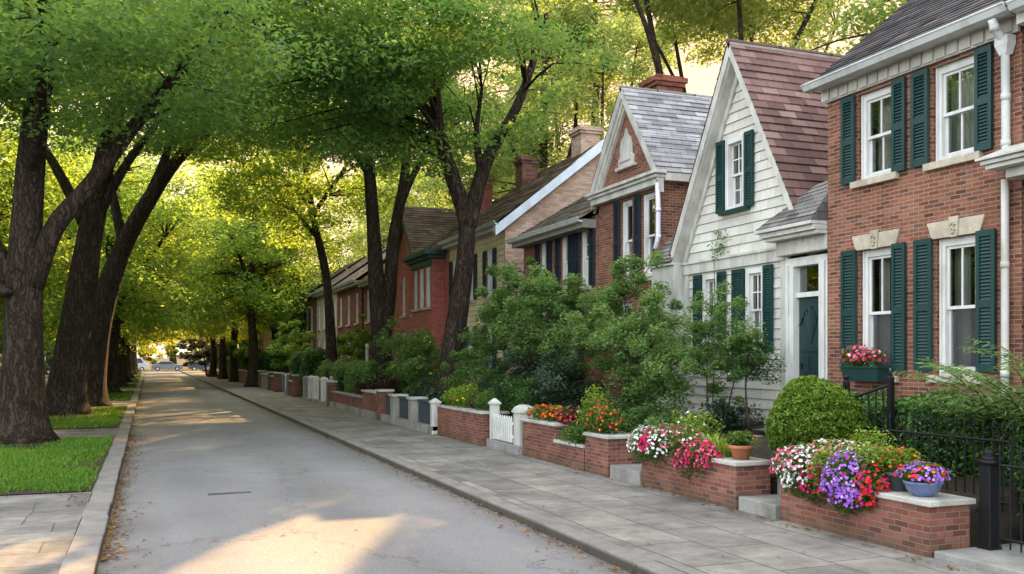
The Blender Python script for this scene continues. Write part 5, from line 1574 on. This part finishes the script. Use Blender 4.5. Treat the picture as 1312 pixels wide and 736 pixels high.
shrub('wine leaved low shrub behind the brick garden wall', (7.3, 31, .3), [((7.25, 30.2, .85), (.4, .9, .35), 16), ((7.2, 32.4, .75), (.4, 1.0, .3), 14)], 'leaf_purple', 3500, .08, stems=0)
hedge('long bright clipped hedge behind the domed white posts', 7.1, 8.6, 32.0, 42.5, .3, 1.55, 'leaf_shrub', 15000, .1, bump=.12)
hedge('tall dark clipped hedge block just beyond the white posts', 6.95, 8.2, 44.5, 49.0, .2, 2.1, 'leaf_hedge', 9000, .12, bump=.12)
shrub('tall bright shrub in front of the terrace behind the slim post', (8.6, 40.5, .4), [((8.6, 40.5, 2.3), (.8, 1.8, 1.2), 30)], 'leaf_lime', 6000, .11)
shrub('bushy sunlit shrub beside the dark hedge block', (7.6, 51.5, .3), [((7.6, 51.0, 2.0), (.9, 2.2, 1.5), 30), ((7.5, 55, 2.6), (1.0, 2.4, 1.5), 30)], 'leaf_lime', 9000, .15)
shrub('green garden bush between the terrace and the leaning tree', (8.5, 45.5, .4), [((8.6, 44.5, 1.8), (.7, 1.5, 1.1), 20)], 'leaf_shrub', 4000, .12)
hedge('far dark hedge in front of the pavement trees', 6.9, 8.5, 61.5, 66, .2, 2.0, 'leaf_hedge', 4500, .16, bump=.15)
hedge('far leafy hedge beside the last garden wall', 6.9, 8.5, 78, 92, .2, 1.9, 'leaf_shrub', 6000, .2, bump=.18)
shrub('bright garden bush hanging over the far garden wall', (7.2, 72, .3), [((7.0, 72, 2.4), (1.0, 2.6, 1.2), 30)], 'leaf_lime', 6000, .2)
shrub('bright bush under the far pavement trees', (7.2, 96, .3), [((7.2, 96, 2.2), (1.0, 3.5, 1.4), 30)], 'leaf_lime', 5000, .24)
# climbing sprigs on the white gable wall
shrub('thin sprig of creeper on the white gable wall', (9.7, 14.55, 3.3), [((9.72, 14.6, 3.95), (.05, .22, .3), 7)], 'leaf_shrub', 170, .06, name='creeper', cat='creeper', sr=.006)

# left side gardens
hedge('dark clipped hedge left of the nearest trunk', -10.5, -8.9, 24, 50, 0, 1.9, 'leaf_hedge', 12000, .14, bump=.14).rotation_euler = (0, 0, math.pi)
for x, y, z, r, mt, lab in ((-9.4, 33, 1.3, 1.4, 'leaf_blue', 'dark rounded bush behind the nearest trunk on the left'), (-9.5, 41, 1.6, 1.6, 'leaf_shrub', 'green bush on the left between the first trunks'), (-10, 57, 2.2, 2.2, 'leaf_gold', 'golden bush on the left behind the second and third trunks'),
                           (-9.5, 70, 2.2, 2.4, 'leaf_gold', 'golden bush farther down the left side'), (-9, 84, 2.2, 2.6, 'leaf_shrub', 'green bush far down the left side')):
    shrub(lab, (x, y, 0), [((x, y, z), (r * .8, r, z * .8), 40)], mt, 7000, .14, stems=0, flat=.8)

# ================================================================== STREET TREES
def offs(b, dx, z, dy=0.0):          # metres to the right along the picture plane direction, height
    return (b[0] + .932 * dx, b[1] - .362 * dx + dy, z)
b = (-2.65, 23.5, 0)
tree('street_tree', 'nearest and thickest tree on the left verge, with a burl on its ridged trunk', b,
     [([b, offs(b, .02, 1.5), offs(b, .05, 3.2), offs(b, .12, 4.8), offs(b, .3, 7.0), offs(b, .7, 9.5), offs(b, .9, 12)], .47, .14),
      ([offs(b, .25, 3.5), offs(b, .75, 4.8), offs(b, 1.5, 5.7), offs(b, 2.4, 6.9), offs(b, 3.6, 8.4), offs(b, 4.6, 9.6)], .25, .07),
      ([offs(b, -.15, 3.6), offs(b, -.75, 4.6), offs(b, -1.2, 5.8), offs(b, -2.2, 7.4), offs(b, -3.5, 9)], .24, .07),
      ([offs(b, .2, 6.0), offs(b, .6, 7.2, -1.5), offs(b, .8, 8.6, -3.5)], .15, .05)],
     [((-1.2, 21.5, 9.2), (5.6, 6.2, 2.6), .8), ((-7.2, 25, 8.2), (3.2, 4.5, 2.2), .22)], 'leaf_tree', nclump=120, nleaf=440, crad=1.25, lsize=.14, zmin=6.35, tone=.4, burls=[(b[0] - .3, b[1] - .35, 3.35, .2)])
b = (-2.5, 33.6, 0)
tree('street_tree', 'second tree on the left verge, thick trunk leaning slightly over the road', b,
     [([b, offs(b, .12, 1.5), offs(b, .5, 4), offs(b, .85, 6.2), offs(b, 1.4, 9.0), offs(b, 2.2, 12), offs(b, 2.6, 14)], .58, .16),
      ([offs(b, .75, 6.0), offs(b, 2.0, 8.2), offs(b, 3.4, 10)], .22, .07), ([offs(b, .6, 6.3), offs(b, -.4, 8.2), offs(b, -1.6, 10)], .22, .07)],
     [((-.5, 32, 11.6), (5.2, 5.5, 3.0), 1)], 'leaf_tree', nclump=74, nleaf=420, crad=1.3, lsize=.145, zmin=8.3)
b = (-2.1, 39.2, 0)
tree('street_tree', 'third tree on the left verge, arching far over the road', b,
     [([b, offs(b, .12, 1.5), offs(b, .5, 3.6), offs(b, 1.15, 5.8), offs(b, 2.2, 7.8), offs(b, 3.5, 9.6), offs(b, 5.0, 10.9), offs(b, 6.6, 11.9)], .56, .1),
      ([offs(b, 2.2, 7.8), offs(b, 2.9, 9.5), offs(b, 3.3, 11.3), offs(b, 3.9, 13)], .22, .07), ([offs(b, 3.9, 10.0), offs(b, 4.6, 11.6), offs(b, 5.6, 13.2)], .17, .06),
      ([offs(b, 1.3, 6.2), offs(b, .8, 8.5), offs(b, .2, 11)], .22, .07)],
     [((1.5, 37.5, 12.2), (5.0, 5, 2.5), .8), ((-2, 39, 12), (4, 5, 3), .3)], 'leaf_tree', nclump=70, nleaf=400, crad=1.35, lsize=.15, zmin=10.2, shell=.6)
b = (7.95, 25.3, .35)
tree('street_tree', 'forked tree on the right in front of the yellow house', b,
     [([b, offs(b, .05, 2), offs(b, .4, 4.5), offs(b, .45, 5.8), offs(b, .0, 7.2), offs(b, -.35, 8.6), offs(b, -.5, 11), offs(b, -.3, 13)], .35, .1),
      ([offs(b, .5, 5.6), offs(b, .85, 6.9), offs(b, 1.15, 7.7), offs(b, 1.9, 9.0), offs(b, 2.6, 11)], .25, .08),
      ([offs(b, .9, 7.0), offs(b, .75, 8.2), offs(b, .9, 9.5)], .12, .05), ([offs(b, -.3, 8.4), offs(b, -1.5, 9.8), offs(b, -2.6, 10.8)], .16, .06)],
     [((7.2, 24.6, 9.6), (4.9, 4.8, 3.0), 1), ((4.8, 24.2, 9.9), (4.0, 4.4, 2.6), .5)], 'leaf_tree', nclump=150, nleaf=370, crad=1.15, lsize=.145, zmin=7.4, tone=.58)
b = (7.9, 33.5, .3)
tree('street_tree', 'double stemmed tree on the right in front of the red house', b,
     [([b, offs(b, .02, 2.2), offs(b, -.15, 4.5), offs(b, -.35, 7.5), offs(b, -.6, 10.3), offs(b, -1.2, 13)], .4, .11),
      ([offs(b, .05, 2.4), offs(b, .3, 4.2), offs(b, .45, 6.2), offs(b, .85, 8.5), offs(b, 1.0, 10.5), offs(b, 1.4, 13)], .3, .09),
      ([offs(b, .6, 7.2), offs(b, 1.2, 8.6), offs(b, 2.0, 9.8), offs(b, 3, 10.6)], .16, .05), ([offs(b, -.4, 8.5), offs(b, -1.4, 10), offs(b, -2.4, 11.4)], .16, .05)],
     [((6.4, 32.5, 11.9), (5.4, 5.2, 3.4), 1)], 'leaf_tree', nclump=95, nleaf=380, crad=1.25, lsize=.15, zmin=8.6, tone=.72)
b = (7.9, 43, .3)
tree('street_tree', 'slim dark tree on the right leaning left before the terrace', b,
     [([b, offs(b, -.1, 2.5), offs(b, -.3, 5.5), offs(b, -.9, 8.3), offs(b, -1.3, 10.8), offs(b, -2, 13.5)], .27, .09),
      ([offs(b, -.6, 7.2), offs(b, -2, 8.9), offs(b, -3.4, 10)], .11, .04), ([offs(b, -.9, 8.5), offs(b, .4, 10.4), offs(b, 1.4, 12)], .12, .04)],
     [((6.4, 43, 10.8), (5.2, 5.5, 4.2), 1)], 'leaf_gold', nclump=105, nleaf=300, crad=1.3, lsize=.18, zmin=6.6)

# farther trees, low sunlit branches: two kinds, copied down the street
def far_tree(label, base, seed, lm, group, low):
    b = (base[0], base[1], 0)
    return tree('street_tree', label, b,
                [([b, offs(b, .1, 2), offs(b, .3, 4.5), offs(b, .2 + seed, 7.5), offs(b, .5, 11), offs(b, .4, 13)], .5, .12),
                 ([offs(b, .3, 4.2), offs(b, 1.6, 6.2), offs(b, 3.0, 8.2)], .24, .07), ([offs(b, .2, 4.8), offs(b, -1.2, 7), offs(b, -2.6, 9)], .24, .07)],
                [((b[0] + .4, b[1], 9.5), (5.2, 5.2, 5.2), .7), ((b[0] + .3, b[1], 5.2), (5.0, 5, 3.4), .4)], lm, group, nclump=180, nleaf=190, crad=1.35, lsize=.21, zmin=low, gaps=False, tone=.5)
gl = 'trees in the left row farther down the street'
gr = 'trees in the right row farther down the street'
t1 = far_tree('fourth tree on the left verge, straight dark trunk', (-2.0, 53.5), 0, 'leaf_gold', gl, 3.6)
t2 = far_tree('fifth tree on the left verge, just behind the fourth', (-1.9, 64), .5, 'leaf_gold', gl, 2.6)
b = (8.1, 66, .2)
t3 = tree('street_tree', 'slender far tree on the right in a garden behind the far hedge', b,
          [([b, offs(b, .1, 2.5), offs(b, -.1, 5.5), offs(b, .2, 9), offs(b, .1, 13)], .3, .09), ([offs(b, -.05, 4.6), offs(b, 1.1, 6.8), offs(b, 2.4, 9)], .15, .05), ([offs(b, 0, 5.6), offs(b, -1.1, 7.6), offs(b, -2.4, 9.5)], .15, .05)],
          [((b[0], b[1], 9.6), (4.8, 5, 5.4), .7), ((b[0], b[1], 5.6), (4.2, 4.4, 2.8), .3)], 'leaf_gold', gr, nclump=150, nleaf=200, crad=1.3, lsize=.2, zmin=4.2, gaps=False, tone=.5)
LM = [('sixth tree on the left verge, sunlit golden crown', t1, (-2.0, 77, 0), 2.1, 1.15, gl), ('seventh tree on the left verge with low yellow branches', t2, (-1.9, 92, 0), 4.0, 1.12, gl),
      ('eighth tree on the left verge near the junction', t1, (-1.8, 110, 0), 1.0, 1.1, gl), ('last tree on the left verge at the junction', t2, (-1.8, 128, 0), 2.0, 1.1, gl),
      ('dark trunked far tree on the right standing at the pavement edge', t3, (6.2, 62, 0), 1.2, 1.1, gr), ('far tree on the right at the pavement edge, next beyond the dark trunked one', t3, (6.3, 76, 0), 3.0, 1.05, gr),
      ('far tree on the right edge of the pavement halfway along the last hedge', t3, (6.1, 86, 0), 5.0, 1.05, gr), ('far tree on the right just before the grey leaved tree', t3, (5.8, 95, 0), .4, 1.08, gr),
      ('far golden tree on the right near the junction', t1, (8.5, 112, 0), .7, 1.0, gr), ('last tree on the right before the junction', t2, (8.2, 129, 0), 2.4, .95, gr)]
for lab, src, loc, rz, sc, g in LM:
    copy_tree(src, loc, rz, sc, lab, g, 'leaf_far' if loc[1] > 80 else None)  # far copies take the leaf colour with the glow painted in
gj = 'trees beyond the junction'
for k, (x, y, rz, sc) in enumerate(((-14, 158, .3, 1.2), (-5, 166, 2, 1.3), (4, 170, 4, 1.25), (13, 160, 1, 1.2), (22, 168, 5, 1.3), (-24, 165, 3, 1.3), (32, 160, 2.2, 1.3))):
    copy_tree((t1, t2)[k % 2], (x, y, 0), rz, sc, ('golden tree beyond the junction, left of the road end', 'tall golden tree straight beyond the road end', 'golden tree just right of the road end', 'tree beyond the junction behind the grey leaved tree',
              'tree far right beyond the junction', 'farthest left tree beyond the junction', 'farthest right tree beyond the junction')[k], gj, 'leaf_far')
gq = 'trees behind the houses on the left'
for k, (x, y, rz, sc) in enumerate(((-10.5, 31, 1, 1.05), (-11, 40, 2.4, 1.0), (-11, 48, 3, 1.05), (-11.5, 61, 5, 1.0), (-12, 76, 2, 1.05), (-11, 94, .4, 1.0), (-11, 115, 4, 1.0), (-8.3, 45, .9, 1.1), (-8, 69, 2.9, 1.15), (-8.2, 26.5, 5.2, .85))):
    copy_tree((t2, t1)[k % 2], (x, y, 0), rz, sc, ('garden tree on the left behind the nearest trunk', 'garden tree between the nearest and second trunks on the left', 'garden tree on the left behind the second trunk', 'garden tree on the left behind the third trunk', 'garden tree on the left behind the fourth trunk',
              'garden tree on the left halfway down the street', 'garden tree on the left near the junction', 'low branched garden tree between the second and third trunks on the left', 'low branched garden tree beyond the fifth trunk on the left', 'low branched garden tree at the left edge beside the nearest trunk')[k], gq)
shrub('dull grey leaved tree near the end of the right pavement', (5.7, 101, 0), [((5.2, 101, 2.6), (2.6, 3, 1.6), 60), ((6.6, 100, 1.8), (2, 2.5, 1.2), 30)], 'leaf_grey', 15000, .2, name='grey_leaved_tree', cat='tree', flat=.7, sr=.12, tone=.5)

for k, (x, y, z, r, mt) in enumerate(((-9, 153, 3.4, 5, 'leaf_gold'), (0, 156, 3.0, 5, 'leaf_far'), (8.5, 155, 3.4, 5, 'leaf_gold'), (17, 154, 3.2, 5.5, 'leaf_shrub'), (-19, 154, 3.6, 5.5, 'leaf_gold'))):
    shrub(('golden thicket left of the parked van beyond the junction', 'golden thicket straight behind the parked cars', 'golden thicket right of the road end beyond the junction', 'green thicket beyond the junction at the right', 'thicket farthest left beyond the junction')[k],
          (x, y, 0), [((x, y, z), (r, 2, z), 60)], mt, 9000, .34, stems=0, flat=.8, group='thickets beyond the junction')
# tall trees behind the right hand houses; several added to shade the road
gb = 'tall trees behind the houses on the right'
BG = [((17.5, 27.0), 20, 'tall high crowned tree behind the gabled brick house, branches against the glow', .24, 16.6, 13.4), ((14.8, 34), 16, 'tall tree behind the low brick house', .36, 0, 5), ((18, 46), 17, 'tall tree behind the yellow house', .3, 0, 5),
      ((20.5, 19.5), 15, 'tall tree behind the white clapboard house', .3, 0, 6), ((32, 26), 18, 'tall tree set back behind the gabled houses', .35, 0, 6), ((16.5, 57), 15, 'tall tree behind the cream terrace house', .3, 0, 4),
      ((17.5, 66.5), 17, 'tall tree behind the far terrace', .3, 0, 4), ((23, 33.8), 22, 'tall high crowned tree, added for its shade, behind the ridge of the white clapboard house', .24, 17.9, 15.2), ((30, 20), 16, 'tall tree far back at the right', .35, 0, 5), ((19.8, 51.5), 20, 'very tall tree added for shade far behind the yellow house', .4, 0, 6),
      ((21, 65), 19, 'very tall tree added for shade far behind the cream terrace house', .4, 0, 6), ((20, 80), 18, 'very tall tree added for shade behind the pale far terrace', .4, 0, 5), ((20, 95), 18, 'very tall tree added for shade behind the last red terrace house', .4, 0, 5), ((23.3, 48.7), 26, 'tallest tree, added for its shade, its high crown showing above the glow beside the white gable', .45, 20.5, 15.5)]
for (x, y), hh, lab, r0, cz, zm in BG:
    b = (x, y, 0)
    d = random.uniform(-.5, .5)
    if 0 < cz < 18:      # forks low into long slanting limbs
        lm_ = [([b, (x - .2, y, 4), (x - .5, y + .3, 7), (x - 1.6, y + .2, 11), (x - 2.8, y, 16)], r0, .06), ([(x - .4, y, 6), (x + .9, y - .6, 9), (x + 3.0, y - 1.2, 13), (x + 4.4, y - 1.5, 16)], r0 * .75, .05),
               ([(x + .8, y - .5, 8.8), (x + .9, y - .7, 12), (x + .3, y - 1, 17)], r0 * .5, .05), ([(x - 1.2, y + .2, 9.5), (x - 2.8, y - .8, 12.5), (x - 4.6, y - 1.2, 15)], r0 * .5, .05)]
    tree('tall_tree', lab, b, lm_ if 0 < cz < 18 else [([b, (x + .1, y, 4), (x + d, y + .3, 8), (x + d * 2, y, hh * .75), (x + d, y, hh)], r0, .07),
                               ([(x, y, 5), (x - 1.2, y - .8, 8), (x - 2.6, y - 1.2, hh * .7)], r0 * .55, .05), ([(x, y, 6), (x + 1.4, y - .8, 9), (x + 2.6, y - 1.6, hh * .75)], r0 * .55, .05),
                               ([(x + d * .8, y, 7.5), (x + .3, y - 1.5, 10), (x - .2, y - 3, hh * .75)], r0 * .45, .04)],
         [((x, y, cz or hh * .68), (6.5 if cz > 18 else 5.2, 6.5 if cz > 18 else 5.2, 4.6 if cz > 18 else 3.6 if cz else hh * .34), 1)], 'leaf_back', gb, nclump=190 if cz > 18 else 110 if cz else 58, nleaf=300, crad=1.3, lsize=.19, zmin=zm, tone=.55, shell=.6)

# ================================================================== PARKED CARS AT THE JUNCTION
def car_paint(name, c):
    m, nt = new_mat(name)
    out(nt, nd(nt, 'BsdfPrincipled', {'Base Color': (*c, 1), 'Roughness': .3, 'Coat Weight': .6}).outputs[0])
    return m
def car(label, x, y, col, van=False):
    rt = thing('parked_car', label, 'van' if van else 'car', (x, y, -.1), 'vehicles parked at the far junction')
    if van:
        body = [(-2.3, .3), (2.3, .3), (2.35, 1.0), (1.8, 1.15), (1.35, 1.95), (-2.25, 2.0), (-2.35, .6)]
        win = [(.5, 1.2), (1.55, 1.2), (1.2, 1.8), (.5, 1.8)]
    else:
        body = [(-2.1, .3), (2.1, .3), (2.15, .75), (1.9, .9), (1.0, 1.0), (.45, 1.42), (-.9, 1.45), (-1.6, 1.0), (-2.1, .95), (-2.18, .6)]
        win = [(.85, 1.0), (.4, 1.34), (-.85, 1.36), (-1.4, 1.0)]
    mb = MB(); mb.prism([(x + a, y - .85, -.1 + b) for a, b in body], (0, 1.7, 0)); mb.build('body', car_paint('car_paint', col), rt, False, .05)
    mb = MB(); mb.prism([(x + a, y - .87, -.1 + b) for a, b in win], (0, .015, 0)); mb.build('window', M['dark_panel'], rt)
    for wx in (-1.35, 1.35):
        for wy in (-.8, .62):
            w = MB(); w.tube([(x + wx, y + wy - .06, .22), (x + wx, y + wy + .14, .22)], .32, 16); wo = w.build('wheel', M['iron'], rt)
            q = MB(); q.tube([(x + wx, y + wy - .075, .22), (x + wx, y + wy - .062, .22)], .19, 12); q.build('hubcap', M['gutter'], wo)
    for s in (-1, 1):
        q = MB(); q.box(x + s * 2.12 - .06, x + s * 2.12 + .06, y - .86, y - .6, .52, .66); q.build('headlight' if s > 0 else 'tail_light', M['white_new'] if s > 0 else M['red_wall'], rt)
car('white van parked at the far junction left of the road end', -2.2, 145, (.45, .45, .46), True)
car('grey car parked at the far junction beside the van', 2.6, 146.5, (.16, .18, .2))
car('dark car parked at the far junction to the right', 7.6, 144.8, (.06, .07, .1))
car('white car parked at the far junction farthest right', 12.5, 145.5, (.65, .65, .66))

# ================================================================== LIGHT, SKY, CAMERA
W = bpy.data.worlds.new('World'); SC.world = W; W.use_nodes = True
nt = W.node_tree; nt.nodes.clear()
sky = nd(nt, 'TexSky', sky_type='NISHITA', sun_disc=False, sun_elevation=R(SUN_EL), sun_rotation=R(SUN_AZ), air_density=1.3, dust_density=4.0, ozone_density=1.0, altitude=0)
# hazy evening sky: the physical sky, evened out by bright haze, warm towards the sun
dirn = nd(nt, 'VectorMath', {0: nd(nt, 'TexCoord').outputs['Generated']}, operation='NORMALIZE').outputs[0]
gs = nd(nt, 'VectorMath', {0: dirn, 1: tuple(float(v) for v in S)}, operation='DOT_PRODUCT').outputs['Value']
warm = nd(nt, 'MapRange', {0: gs, 1: .35, 2: .97}, interpolation_type='SMOOTHSTEP').outputs[0]
haze = mixc(nt, warm, (18.0, 18.4, 18.8), (9.4, 6.9, 5.1))
skyv = mixc(nt, 1.0, sky.outputs[0], (2.2, 2.2, 2.2), 'MULTIPLY')
lim = mixc(nt, warm, (9.0, 9.5, 10.0), (2.6, 1.1, .25))
tint = mixc(nt, 1.0, haze, mixc(nt, 1.0, skyv, lim, 'DARKEN'), 'ADD')
bg = nd(nt, 'Background', {'Color': tint, 'Strength': .15})
wo = nd(nt, 'OutputWorld'); nt.links.new(bg.outputs[0], wo.inputs[0])
sl_ = bpy.data.lights.new('sun', 'SUN'); sl_.energy = 20.0; sl_.angle = R(.5); sl_.color = (1, .61, .25)
so = bpy.data.objects.new('sun', sl_); COL.objects.link(so)
so.rotation_euler = Vector(S).to_track_quat('Z', 'Y').to_euler(); so.location = (20, 30, 40)

cam = bpy.data.cameras.new('camera'); co = bpy.data.objects.new('camera', cam); COL.objects.link(co)
co.location = (0, 0, 1.9); co.rotation_euler = (R(90), 0, -math.atan(466 / 1200))
cam.sensor_width = 36; cam.lens = 36 * 1200 / 1312; cam.shift_y = 90 / 1312; cam.clip_end = 5000; cam.clip_start = .05
SC.camera = co
SC.render.engine = 'CYCLES'
SC.cycles.use_denoising = True
SC.cycles.max_bounces = 8; SC.cycles.transparent_max_bounces = 16; SC.cycles.diffuse_bounces = 8; SC.cycles.transmission_bounces = 6
SC.cycles.sample_clamp_indirect = 6
SC.view_settings.view_transform = 'Standard'; SC.view_settings.look = 'None'; SC.view_settings.exposure = 0; SC.view_settings.gamma = 1
